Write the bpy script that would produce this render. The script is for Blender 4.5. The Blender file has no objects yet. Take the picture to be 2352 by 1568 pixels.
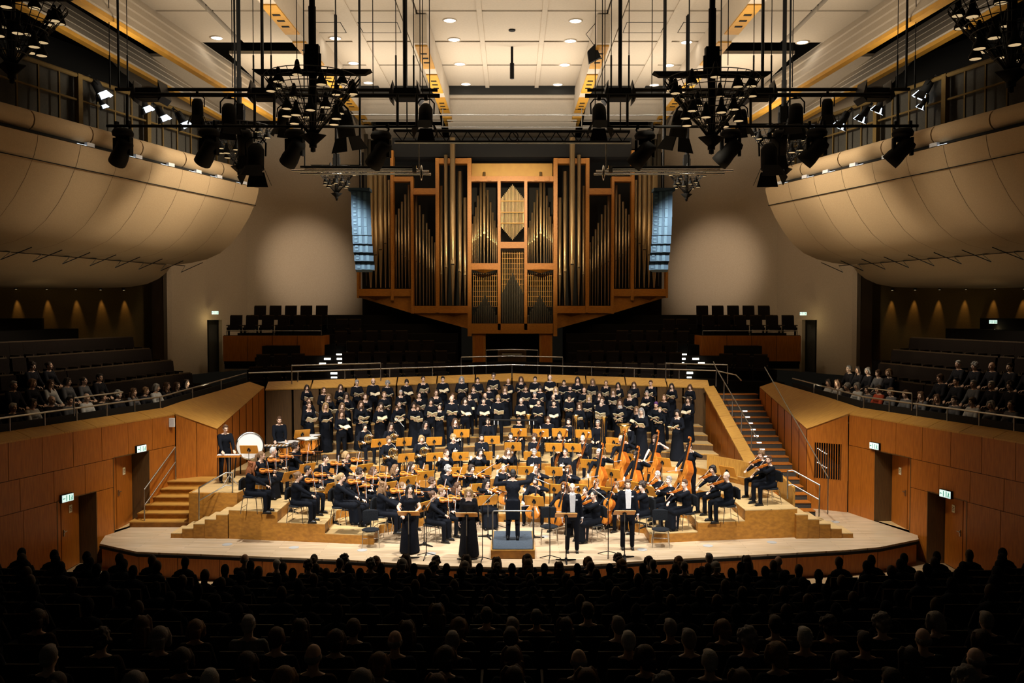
import bpy, bmesh, math, random
from mathutils import Vector, Matrix
RND = random.Random(11)
SC = bpy.context.scene
COL = SC.collection
PI = math.pi
CAMH, FPX, PITCH = 6.0, 2000.0, math.atan(64/2000)
def ray(px, py):
    u = (px-1176)/FPX; v = (784-py)/FPX
    dy = math.cos(PITCH)+v*math.sin(PITCH); dz = -math.sin(PITCH)+v*math.cos(PITCH)
    return u/dy, dz/dy
def at(px, py, Y):
    a, b = ray(px, py); return Vector((a*Y, Y, CAMH+b*Y))
def onz(px, py, z):
    a, b = ray(px, py); Y = (z-CAMH)/b; return Vector((a*Y, Y, z))

# ------------------------------------------------------------------ materials
def mat(name, c, rough=.6, metal=0, c2=None, scale=8, stretch=(1, 1, 1), bump=0, emis=None, objcol=False, detail=4, spec=.5, plank=None, alpha=1):
    m = bpy.data.materials.new(name); m.use_nodes = True; m.diffuse_color = (*c, 1)
    nt = m.node_tree; N = nt.nodes; L = nt.links
    b = N['Principled BSDF']
    b.inputs['Roughness'].default_value = rough; b.inputs['Metallic'].default_value = metal
    b.inputs['Specular IOR Level'].default_value = spec
    b.inputs['Base Color'].default_value = (*c, 1)
    out = None
    if objcol:
        oi = N.new('ShaderNodeObjectInfo'); out = oi.outputs['Color']
        L.new(out, b.inputs['Base Color'])
    if c2 or bump or plank:
        tc = N.new('ShaderNodeTexCoord'); mp = N.new('ShaderNodeMapping'); mp.inputs['Scale'].default_value = stretch
        L.new(tc.outputs['Object'], mp.inputs['Vector'])
        nz = N.new('ShaderNodeTexNoise'); nz.inputs['Scale'].default_value = scale; nz.inputs['Detail'].default_value = detail
        L.new(mp.outputs['Vector'], nz.inputs['Vector'])
        if c2:
            mx = N.new('ShaderNodeMix'); mx.data_type = 'RGBA'
            mx.inputs[6].default_value = (*c, 1); mx.inputs[7].default_value = (*c2, 1)
            rp = N.new('ShaderNodeValToRGB'); rp.color_ramp.elements[0].position = .35; rp.color_ramp.elements[1].position = .65
            L.new(nz.outputs['Fac'], rp.inputs['Fac']); L.new(rp.outputs['Color'], mx.inputs[0])
            out = mx.outputs[2]
            if plank:
                bk = N.new('ShaderNodeTexBrick'); bk.inputs['Scale'].default_value = 1
                bk.inputs['Brick Width'].default_value = plank[0]; bk.inputs['Row Height'].default_value = plank[1]
                bk.inputs['Mortar Size'].default_value = plank[2]; bk.inputs['Color1'].default_value = (1, 1, 1, 1); bk.inputs['Color2'].default_value = (.8, .8, .8, 1)
                bk.inputs['Mortar'].default_value = (.45, .4, .35, 1); L.new(tc.outputs['Object'], bk.inputs['Vector'])
                m2 = N.new('ShaderNodeMix'); m2.data_type = 'RGBA'; m2.blend_type = 'MULTIPLY'; m2.inputs[0].default_value = 1
                L.new(out, m2.inputs[6]); L.new(bk.outputs['Color'], m2.inputs[7]); out = m2.outputs[2]
            L.new(out, b.inputs['Base Color'])
        if bump:
            bp = N.new('ShaderNodeBump'); bp.inputs['Strength'].default_value = bump; bp.inputs['Distance'].default_value = .02
            L.new(nz.outputs['Fac'], bp.inputs['Height']); L.new(bp.outputs['Normal'], b.inputs['Normal'])
    if emis:
        b.inputs['Emission Color'].default_value = (*emis[:3], 1); b.inputs['Emission Strength'].default_value = emis[3]
    if alpha < 1: b.inputs['Alpha'].default_value = alpha
    return m
M = {}
M['plaster'] = mat('plaster', (.50, .39, .27), .9, c2=(.46, .355, .24), scale=25, bump=.15)
M['belly'] = mat('acoustic_fabric', (.52, .37, .21), .9, c2=(.48, .34, .19), scale=30, bump=.1)
M['ceil'] = mat('ceiling_panel', (.56, .47, .36), .85, c2=(.53, .44, .33), scale=14, bump=.1)
M['ceilgap'] = mat('ceiling_gap', (.02, .018, .014), .9)
M['yellow'] = mat('yellow_steel', (.60, .30, .035), .6, c2=(.52, .25, .03), scale=3)
M['wood'] = mat('wall_veneer', (.46, .145, .014), .42, c2=(.34, .10, .009), scale=6, stretch=(6, 6, .5), bump=.05)
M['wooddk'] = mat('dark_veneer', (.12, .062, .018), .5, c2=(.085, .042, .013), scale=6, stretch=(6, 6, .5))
M['woodlt'] = mat('pale_veneer', (.56, .30, .06), .4, c2=(.43, .21, .04), scale=4, stretch=(1, 12, 1))
M['groove'] = mat('groove', (.015, .009, .005), .8)
M['seam'] = mat('fabric_seam', (.20, .13, .06), .9)
M['floor'] = mat('stage_boards', (.66, .52, .36), .38, c2=(.52, .38, .22), scale=2.5, stretch=(.6, 9, 1), plank=(2.4, .14, .004))
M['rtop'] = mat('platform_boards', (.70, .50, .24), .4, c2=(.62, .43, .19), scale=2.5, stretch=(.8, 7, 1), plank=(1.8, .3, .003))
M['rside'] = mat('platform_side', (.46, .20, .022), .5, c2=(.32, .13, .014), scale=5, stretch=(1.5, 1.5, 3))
M['organ'] = mat('organ_oak', (.52, .20, .02), .45, c2=(.42, .15, .014), scale=5, stretch=(2, 2, 5))
M['organlt'] = mat('organ_panel', (.55, .30, .04), .5, c2=(.50, .26, .035), scale=3)
M['pipe'] = mat('organ_pipe_tin', (.66, .48, .26), .36, .85, c2=(.56, .40, .20), scale=3, stretch=(1, 1, .3))
M['pipedk'] = mat('dark_pipe', (.10, .085, .06), .5, .6)
M['black'] = mat('black_paint', (.006, .006, .006), .75, spec=.25)
M['dark'] = mat('dark_void', (.012, .011, .009), .95)
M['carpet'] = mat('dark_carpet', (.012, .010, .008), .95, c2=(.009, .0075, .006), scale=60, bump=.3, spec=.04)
M['hallfloor'] = mat('hall_parquet', (.50, .33, .17), .5, c2=(.40, .26, .12), scale=3, stretch=(.6, 9, 1), plank=(2, .12, .004))
M['chrome'] = mat('chrome', (.75, .75, .72), .22, 1, c2=(.68, .68, .66), scale=4)
M['steel'] = mat('brushed_steel', (.5, .5, .48), .35, 1, c2=(.42, .42, .4), scale=8)
M['brass'] = mat('brass', (.85, .60, .24), .2, 1, c2=(.78, .53, .2), scale=5)
M['copper'] = mat('copper', (.85, .42, .12), .22, 1, c2=(.72, .34, .09), scale=3)
M['head'] = mat('drum_skin', (.85, .82, .78), .45, c2=(.8, .77, .73), scale=3)
M['varnish'] = mat('violin_varnish', (.44, .12, .014), .2, c2=(.30, .07, .008), scale=7, stretch=(1, 1, 4))
M['varnlt'] = mat('spruce_top', (.58, .215, .03), .2, c2=(.38, .12, .014), scale=7, stretch=(8, 1, 1))
M['varndk'] = mat('dark_varnish', (.24, .07, .012), .2, c2=(.15, .04, .008), scale=5, stretch=(1, 1, 4))
M['paper'] = mat('score_paper', (.88, .78, .55), .8, c2=(.78, .67, .45), scale=40, stretch=(1, 6, 1))
M['white'] = mat('white_cloth', (.80, .80, .82), .7, c2=(.72, .72, .76), scale=20)
M['desk'] = mat('stand_desk_wood', (.68, .29, .028), .45, c2=(.58, .235, .02), scale=4, stretch=(8, 1, 1))
M['cushion'] = mat('black_upholstery', (.008, .010, .013), .9, c2=(.013, .015, .018), spec=.15, scale=40, bump=.2)
M['seatwood'] = mat('seat_back_wood', (.05, .028, .010), .6, spec=.2, c2=(.035, .02, .007), scale=5, stretch=(5, 5, 1))
M['seatcloth'] = mat('seat_cloth', (.014, .009, .007), .9, c2=(.010, .007, .005), scale=30, spec=.08)
M['skin'] = mat('skin', (.7, .42, .28), .5, objcol=True)
M['eye'] = mat('eye', (.02, .015, .012), .3)
M['lip'] = mat('lips', (.35, .10, .08), .5)
M['brow'] = mat('eyebrow', (.09, .05, .03), .7)
M['hair'] = mat('hair', (.05, .03, .02), .5, objcol=True, scale=60, stretch=(3, 3, .6), bump=.5)
M['cloth'] = mat('cloth', (.01, .01, .012), .9, spec=.12, objcol=True, scale=18, bump=.35)
M['shoe'] = mat('black_leather', (.01, .01, .01), .25)
M['speaker'] = mat('blue_grey_speaker', (.035, .075, .12), .8, c2=(.03, .065, .10), scale=40)
M['spkband'] = mat('pale_speaker_band', (.07, .14, .20), .7, c2=(.06, .12, .17), scale=20)
M['lamp'] = mat('lamp_glow', (1, .98, .92), .5, emis=(1, .96, .88, 9))
M['warmglow'] = mat('bulb_glow', (1, .8, .5), .5, emis=(1, .75, .42, .45))
M['step'] = mat('step_light', (1, 1, .95), .5, emis=(1, .97, .88, 5))
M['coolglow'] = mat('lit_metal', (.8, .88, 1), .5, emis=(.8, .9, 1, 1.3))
M['exit'] = mat('exit_sign_face', (.9, 1, .97), .5, emis=(.75, 1, .93, .85))
M['exitgreen'] = mat('exit_sign_green', (.05, .4, .25), .5, emis=(.02, .35, .22, .35))
M['podium'] = mat('podium_carpet', (.045, .065, .09), .95, c2=(.03, .045, .065), scale=25, bump=.3)
M['concrete'] = mat('dark_plaster', (.05, .045, .035), .95, c2=(.04, .036, .028), scale=20)
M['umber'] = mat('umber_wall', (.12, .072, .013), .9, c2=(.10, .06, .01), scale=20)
M['bluemark'] = mat('blue_floor_outlet', (.42, .43, .42), .5)
M['mesh'] = mat('wire_mesh', (.02, .02, .02), .5)

# ------------------------------------------------------------------ mesh builder
class MB:
    def __init__(s): s.v = []; s.f = []; s.m = []; s.sm = []; s.mats = []
    def mi(s, k):
        if k not in s.mats: s.mats.append(k)
        return s.mats.index(k)
    def add(s, vs, fs, k, smooth=False, mx=None):
        n = len(s.v)
        s.v += [tuple(mx @ Vector(p)) if mx else tuple(p) for p in vs]
        i = s.mi(k)
        for f in fs: s.f.append([a+n for a in f]); s.m.append(i); s.sm.append(smooth)
        return s
    def hexa(s, p, k, mx=None):   # p: bottom 4 then top 4
        return s.add(p, [(3, 2, 1, 0), (4, 5, 6, 7), (0, 1, 5, 4), (1, 2, 6, 5), (2, 3, 7, 6), (3, 0, 4, 7)], k, mx=mx)
    def box(s, c, d, k, rz=0, mx=None, rx=0, ry=0):
        x, y, z = d[0]/2, d[1]/2, d[2]/2
        P = [(-x, -y, -z), (x, -y, -z), (x, y, -z), (-x, y, -z), (-x, -y, z), (x, -y, z), (x, y, z), (-x, y, z)]
        T = Matrix.Translation(c) @ Matrix.Rotation(rz, 4, 'Z') @ Matrix.Rotation(ry, 4, 'Y') @ Matrix.Rotation(rx, 4, 'X')
        if mx: T = mx @ T
        return s.hexa(P, k, mx=T)
    def cyl(s, a, b, r1, k, r2=None, n=10, caps=True, mx=None, smooth=True):
        a, b = Vector(a), Vector(b); r2 = r1 if r2 is None else r2
        d = (b-a); 
        if d.length < 1e-6: return s
        q = d.normalized().to_track_quat('Z', 'Y').to_matrix()
        vs = []
        for p, r in ((a, r1), (b, r2)):
            for i in range(n):
                t = 2*PI*i/n; vs.append(p+q @ Vector((math.cos(t)*r, math.sin(t)*r, 0)))
        s.add(vs, [(i, (i+1) % n, n+(i+1) % n, n+i) for i in range(n)], k, smooth, mx)
        if caps:
            s.add(vs[:n], [tuple(range(n))[::-1]], k, False, mx); s.add(vs[n:], [tuple(range(n))], k, False, mx)
        return s
    def tube(s, path, r, k, n=8, mx=None, closed=False):
        P = [Vector(p) for p in path]; m = len(P); vs = []; rs = r if isinstance(r, (list, tuple)) else [r]*m
        up = Vector((0, 0, 1)); prev = None
        for i, p in enumerate(P):
            if closed: t = P[(i+1) % m]-P[i-1]
            else: t = P[min(i+1, m-1)]-P[max(i-1, 0)]
            t.normalize()
            if prev is None: a = t.cross(up if abs(t.z) < .9 else Vector((1, 0, 0))).normalized()
            else: a = (prev-t*prev.dot(t)); a = a.normalized() if a.length > 1e-5 else t.orthogonal().normalized()
            prev = a; b = t.cross(a)
            for j in range(n):
                th = 2*PI*j/n; vs.append(p+(a*math.cos(th)+b*math.sin(th))*rs[i])
        fs = []
        for i in range(m if closed else m-1):
            o = i*n; o2 = ((i+1) % m)*n
            for j in range(n): fs.append((o+j, o+(j+1) % n, o2+(j+1) % n, o2+j))
        s.add(vs, fs, k, True, mx)
        if not closed: s.add(vs[:n], [tuple(range(n))[::-1]], k, False, mx); s.add(vs[-n:], [tuple(range(n))], k, False, mx)
        return s
    def sph(s, c, r, k, n=10, mx=None):
        r = r if isinstance(r, (list, tuple)) else (r, r, r); vs = []; h = max(4, n//2+1)
        for i in range(h+1):
            ph = PI*i/h
            for j in range(n):
                t = 2*PI*j/n; vs.append((c[0]+r[0]*math.sin(ph)*math.cos(t), c[1]+r[1]*math.sin(ph)*math.sin(t), c[2]-r[2]*math.cos(ph)))
        fs = [(i*n+j, i*n+(j+1) % n, (i+1)*n+(j+1) % n, (i+1)*n+j) for i in range(h) for j in range(n)]
        return s.add(vs, fs, k, True, mx)
    def lathe(s, prof, k, n=20, mx=None, caps=False):
        vs = [(r*math.cos(2*PI*j/n), r*math.sin(2*PI*j/n), z) for r, z in prof for j in range(n)]
        fs = [(i*n+j, i*n+(j+1) % n, (i+1)*n+(j+1) % n, (i+1)*n+j) for i in range(len(prof)-1) for j in range(n)]
        s.add(vs, fs, k, True, mx)
        if caps: s.add(vs[-n:], [tuple(range(n))], k, False, mx)
        return s
    def prism(s, poly, z0, z1, kt, ks=None, mx=None, smooth=False):
        n = len(poly); f = lambda z, i: z(i) if callable(z) else z
        lo = [(p[0], p[1], f(z0, i)) for i, p in enumerate(poly)]; hi = [(p[0], p[1], f(z1, i)) for i, p in enumerate(poly)]
        s.add(hi, [tuple(range(n))], kt, False, mx); s.add(lo, [tuple(range(n))[::-1]], ks or kt, False, mx)
        return s.add(lo+hi, [(i, (i+1) % n, n+(i+1) % n, n+i) for i in range(n)], ks or kt, smooth, mx)
    def quad(s, p, k, mx=None): return s.add(p, [tuple(range(len(p)))], k, False, mx)
    def mesh(s, name):
        me = bpy.data.meshes.new(name); me.from_pydata(s.v, [], s.f)
        for k in s.mats: me.materials.append(M[k])
        me.polygons.foreach_set('material_index', s.m); me.polygons.foreach_set('use_smooth', s.sm)
        me.update(); return me
    def build(s, name, parent=None, label=None, cat=None, kind=None, group=None, fix=True, loc=None):
        me = s.mesh(name)
        if fix:
            bm = bmesh.new(); bm.from_mesh(me); bmesh.ops.recalc_face_normals(bm, faces=bm.faces); bm.to_mesh(me); bm.free()
        o = bpy.data.objects.new(name, me); COL.objects.link(o)
        if loc is not None:
            me.transform(Matrix.Translation(-Vector(loc))); o.location = loc
        if parent:
            o.parent = parent
            w = Matrix.Identity(4); q = parent
            while q: w = q.matrix_basis @ w; q = q.parent
            if loc is None: me.transform(w.inverted())
        return tag(o, label, cat, kind, group)
def tag(o, label=None, cat=None, kind=None, group=None):
    if label: o['label'] = label
    if cat: o['category'] = cat
    if kind: o['kind'] = kind
    if group: o['group'] = group
    return o
def empty(name, loc=(0, 0, 0), label=None, cat=None, group=None, rz=0, kind=None):
    o = bpy.data.objects.new(name, None); COL.objects.link(o); o.location = loc; o.rotation_euler = (0, 0, rz); o.empty_display_size = .1
    o.matrix_basis = Matrix.Translation(loc) @ Matrix.Rotation(rz, 4, 'Z')
    return tag(o, label, cat, kind, group)
# prototypes: trees of (name, mesh, children) instanced as real object copies sharing mesh data
class Proto:
    def __init__(s, name, mesh=None): s.name = name; s.mesh = mesh; s.kids = []; s.color = None; s.M = None; s.label = None
    def kid(s, name, mb, label=None, M_=None):
        p = Proto(name, mb.mesh(name) if isinstance(mb, MB) else mb); p.label = label; p.M = M_; s.kids.append(p); return p
def fixn(me):
    bm = bmesh.new(); bm.from_mesh(me); bmesh.ops.recalc_face_normals(bm, faces=bm.faces); bm.to_mesh(me); bm.free(); return me
def inst(p, mx, label=None, cat=None, group=None, colors=None, parent=None, kind=None, name=None):
    o = bpy.data.objects.new(name or p.name, p.mesh); COL.objects.link(o)
    o.empty_display_size = .1
    if parent: o.parent = parent
    o.matrix_basis = mx if parent is None else (p.M or Matrix.Identity(4))
    if colors and p.name in colors: o.color = (*colors[p.name], 1)
    if parent is None: tag(o, label, cat, kind, group)
    elif p.label: o['label'] = p.label
    for k in p.kids: inst(k, None, colors=colors, parent=o)
    return o
def TR(x, y, z, rz=0, s=1): return Matrix.Translation((x, y, z)) @ Matrix.Rotation(rz, 4, 'Z') @ Matrix.Scale(s, 4)
ORD = ['first', 'second', 'third', 'fourth', 'fifth', 'sixth', 'seventh', 'eighth', 'ninth', 'tenth', 'eleventh', 'twelfth', 'thirteenth', 'fourteenth', 'fifteenth', 'sixteenth', 'seventeenth', 'eighteenth', 'nineteenth', 'twentieth']
def ordn(i): return ORD[i] if i < 20 else ('twenty-'+ORD[i-20] if i < 29 else ('thirtieth' if i == 29 else 'thirty-'+ORD[i-30]))
SIDE = {-1: 'left', 1: 'right'}

# ------------------------------------------------------------------ stage floor
edge_px = [(229, 1248), (315, 1267), (404, 1270), (800, 1285.5), (1020, 1299), (1174, 1303), (1330, 1298), (1500, 1286), (1940, 1263), (2020, 1256), (2110, 1238)]
EDGE = [onz(x, y, 0) for x, y in edge_px]
poly = [(p.x, p.y) for p in EDGE]+[(11.1, 23.7), (10.15, 26.2), (9.1, 31.9), (0, 36.2), (-9.1, 31.9), (-10.15, 26.2), (-11.1, 23.7)]
b = MB(); b.prism(poly, -.1, 0, 'floor', 'floor')
b.build('floor', label='pale oak board stage floor reaching out to the apron', cat='floor', kind='structure')
# apron front
b = MB()
for i in range(len(EDGE)-1):
    p, q = EDGE[i], EDGE[i+1]; n = max(1, round((q-p).length/1.15))
    for j in range(n):
        a = p.lerp(q, j/n+.008/n); c = p.lerp(q, (j+1)/n-.008/n)
        d = Vector((0, .07, 0)); 
        b.hexa([(a.x, a.y+.10, -1.2), (c.x, c.y+.10, -1.2), (c.x, c.y+.2, -1.2), (a.x, a.y+.2, -1.2), (a.x, a.y+.10, -.13), (c.x, c.y+.10, -.13), (c.x, c.y+.2, -.13), (a.x, a.y+.2, -.13)], 'wood')
    b.hexa([(p.x, p.y+.16, -1.2), (q.x, q.y+.16, -1.2), (q.x, q.y+.3, -1.2), (p.x, p.y+.3, -1.2), (p.x, p.y+.16, -.1), (q.x, q.y+.16, -.1), (q.x, q.y+.3, -.1), (p.x, p.y+.3, -.1)], 'groove')
    b.hexa([(p.x, p.y-.02, -.12), (q.x, q.y-.02, -.12), (q.x, q.y+.1, -.12), (p.x, p.y+.1, -.12), (p.x, p.y-.02, -.05), (q.x, q.y-.02, -.05), (q.x, q.y+.1, -.05), (p.x, p.y+.1, -.05)], 'black')
b.build('stage_apron', label='wood panelled front of the stage below its dark edge', cat='stage front', kind='structure')
# hall floor: light boards in front of the stage, stepped dark rake for the audience
b = MB(); b.box((0, 20, -.72), (26, 8, .1), 'hallfloor'); b.build('floor', label='light parquet strip of hall floor in front of the stage', cat='floor', kind='structure')
def hall_z(x, Y): return -.62+.196*max(0, 19-Y)+.055*max(0, abs(x)-4)
NROW = 13
def row_y(k, x): return 18.9-.95*k-.012*x*x*0
b = MB()
for k in range(NROW):
    y = 18.9-.95*k; 
    for sx in range(-7, 7):
        xa, xb = sx*2.0, sx*2.0+2.0
        if k == 0 and not (-4.5 < (xa+xb)/2 < 5): continue
        z = hall_z((xa+xb)/2, y)
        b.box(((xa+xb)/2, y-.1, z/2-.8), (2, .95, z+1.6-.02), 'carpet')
b.build('hall_rake', label='dark stepped floor under the hall audience rows', cat='floor', kind='structure')

# ------------------------------------------------------------------ stage platforms
K1 = [(-3.6, 22.45), (-3.6, 23.6), (-2.2, 24.7), (0, 24.95), (2.2, 24.7), (3.6, 23.6), (3.6, 22.6)]
K2 = [(-4.9, 22.65), (-4.9, 24.3), (-3.0, 25.9), (0, 26.3), (3.0, 25.9), (4.9, 24.3), (4.9, 22.8)]
K3 = [(-6.2, 22.85), (-6.2, 25), (-4.4, 27.0), (0, 27.55), (4.4, 27.0), (6.2, 25), (6.2, 23.0)]
K4 = [(-7.55, 23.05), (-7.55, 25.2), (-6.3, 28.2), (0, 29.1), (6.0, 28.2), (7.65, 25.3), (7.65, 23.2)]
BACKL = (-8.9, 31.4); 
def ring(a, c): return a+c[::-1]
LV = [0, .25, .5, .78, 1.02]
for (a, c, z, nm) in ((K1, K2, .25, 'lowest'), (K2, K3, .5, 'second'), (K3, K4, .78, 'third')):
    b = MB(); poly = ring(a, c)
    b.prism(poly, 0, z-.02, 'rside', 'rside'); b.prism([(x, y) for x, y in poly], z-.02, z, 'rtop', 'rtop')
    b.build('stage_platform', label='%s plywood platform tier curving round the conductor' % nm, cat='stage platform')
b = MB(); poly = K4[:1]+[(-8.9, 23.95), (-8.95, 24.2), (-9.0, 24.25), (-8.95, 31.5), (0, 35.9), (7.2, 32.3), (7.2, 26.6), (7.75, 25.3)]
poly = K4[1:6]+[(7.3, 26.3), (7.2, 32.4), (0, 35.9), (-8.85, 31.5), (-8.95, 24.15), (-7.65, 24.05)]
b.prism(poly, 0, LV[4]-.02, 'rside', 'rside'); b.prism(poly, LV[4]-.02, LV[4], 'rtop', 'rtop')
b.build('stage_platform', label='broad top platform tier carrying brass, percussion and choir', cat='stage platform')
def zlevel(x, y):
    def inside(poly):
        c = False; n = len(poly)
        for i in range(n):
            x1, y1 = poly[i]; x2, y2 = poly[(i+1) % n]
            if (y1 > y) != (y2 > y) and x < (x2-x1)*(y-y1)/(y2-y1)+x1: c = not c
        return c
    for k, K in enumerate((K1, K2, K3, K4)):
        if inside([(K[0][0], 15)]+K+[(K[-1][0], 15)]): return k
    return 4
# side flights of steps at the ends of the platforms (cut profile faces the hall)
for s in (-1, 1):
    b = MB(); n = 5
    for i in range(n):
        x0 = s*(7.58+i*.31); x1 = s*(7.58+(i+1)*.31); z = .78-.155*(i)-(.0 if i else 0)
        z = [.65, .52, .39, .26, .13][i]
        y0 = 23.05+.02*i; y1 = 23.95
        xa, xb = min(x0, x1), max(x0, x1)
        b.box(((xa+xb)/2, (y0+y1)/2, z/2-.01), (xb-xa, y1-y0, z-.02), 'rside'); b.box(((xa+xb)/2, (y0+y1)/2, z-.01), (xb-xa, y1-y0, .02), 'rtop')
    b.build('steps', label='short wooden steps rising from the %s end of the stage to the platforms' % SIDE[s], cat='steps')
# left stair up to the percussion platform
b = MB()
for i in range(6):
    z = .17*(i+1); y0 = 24.3+i*.3
    x0 = -10.75+.1*i
    b.box(((x0-8.97)/2, y0+.15+(2.2-i*.3)/2-.15+.0, z/2-.015), (abs(x0)-8.97, 2.2-i*.3, z-.03), 'rside')
    b.box(((x0-8.97)/2, y0+(2.2-i*.3)/2-.02, z-.015), (abs(x0)-8.97, 2.2-i*.3+.04, .03), 'woodlt')
b.build('steps', label='wooden stair of six treads below the glockenspiel player', cat='steps')
b = MB(); b.box((-8.3, 24.06, .51), (1.34, .1, 1.02), 'rside'); b.box((-8.97, 24.4, .51), (.06, .6, 1.02), 'woodlt')
b.build('stair_cheek', label='wooden cheek wall beside the left stair', cat='stair side')
def railing(name, pts, posts, r, label, k='steel', second=None, parent=None):
    t = empty(name, pts[0], label, 'handrail')
    MB().tube(pts, r, k).build('rail', t)
    if second: MB().tube([Vector(p)+Vector((0, 0, -second)) for p in pts], r*.8, k).build('rail', t)
    for a, c in posts: MB().cyl(a, c, r*.9, k).build('post', t)
    return t
railing('handrail', [(-10.35, 24.35, 1.05), (-10.1, 26.0, 2.0)], [((-10.35, 24.35, .17), (-10.35, 24.35, 1.05)), ((-10.1, 26.0, 1.0), (-10.1, 26.0, 2.0))], .022, 'steel handrail fixed along the left wall above the stair', second=.45)
railing('handrail', [onz(457, 1137, 1.02)+Vector((0, 0, .0)), at(457, 1120, 23.6), at(519, 1085, 24.1), at(535, 1086, 24.1)], [(at(457, 1193, 23.6), at(457, 1120, 23.6)), (at(534, 1160, 24.1), at(534, 1086, 24.1))], .02, 'steel handrail beside the short steps at the left platform end', second=.35)
railing('handrail', [at(1809, 1081, 24.0), at(1821, 1080, 24.0), at(1883, 1114, 23.4)], [(at(1809, 1145, 24.0), at(1809, 1081, 24.0)), (at(1881, 1186, 23.4), at(1883, 1114, 23.4))], .022, 'steel handrail beside the short steps at the right platform end', second=.4)
# slanted low screen behind the violas on the right
b = MB(); P = [(6.15, 27.35, 1.02, 1.55), (7.0, 26.5, .9, 1.5), (7.75, 25.4, .78, 1.38), (7.85, 24.2, .5, 1.15)]
for (x, y, z0, z1), (x2, y2, z2, z3) in zip(P, P[1:]):
    b.hexa([(x, y, z0), (x2, y2, z2), (x2+.08, y2+.04, z2), (x+.08, y+.04, z0), (x, y, z1), (x2, y2, z3), (x2+.08, y2+.04, z3), (x+.08, y+.04, z1)], 'woodlt')
b.build('stage_screen', label='low slanting plywood screen behind the right violas', cat='screen')
# conductor's podium
t = empty('conductor_podium', (0.03, 21.9, 0), 'low wooden conductor podium with dark carpet at the stage front', 'podium')
pc = onz(1178, 1283, 0); PX, PY = pc.x, pc.y
b = MB(); b.box((PX, PY+.95, .1), (1.08, 1.9, .2), 'rside'); b.box((PX, PY+.95, .205), (1.08, 1.9, .012), 'woodlt'); b.build('base', t)
MB().box((PX, PY+.97, .215), (1.0, 1.8, .012), 'podium').build('carpet', t, label='dark blue podium carpet')
b = MB(); b.tube([(PX-.5, PY+.1, .2), (PX-.5, PY+.1, 1.12), (PX-.47, PY+.1, 1.16), (PX+.47, PY+.1, 1.16), (PX+.5, PY+.1, 1.12), (PX+.5, PY+.1, .2)], .018, 'steel')
b.build('rail', t, label='steel back rail')

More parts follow.
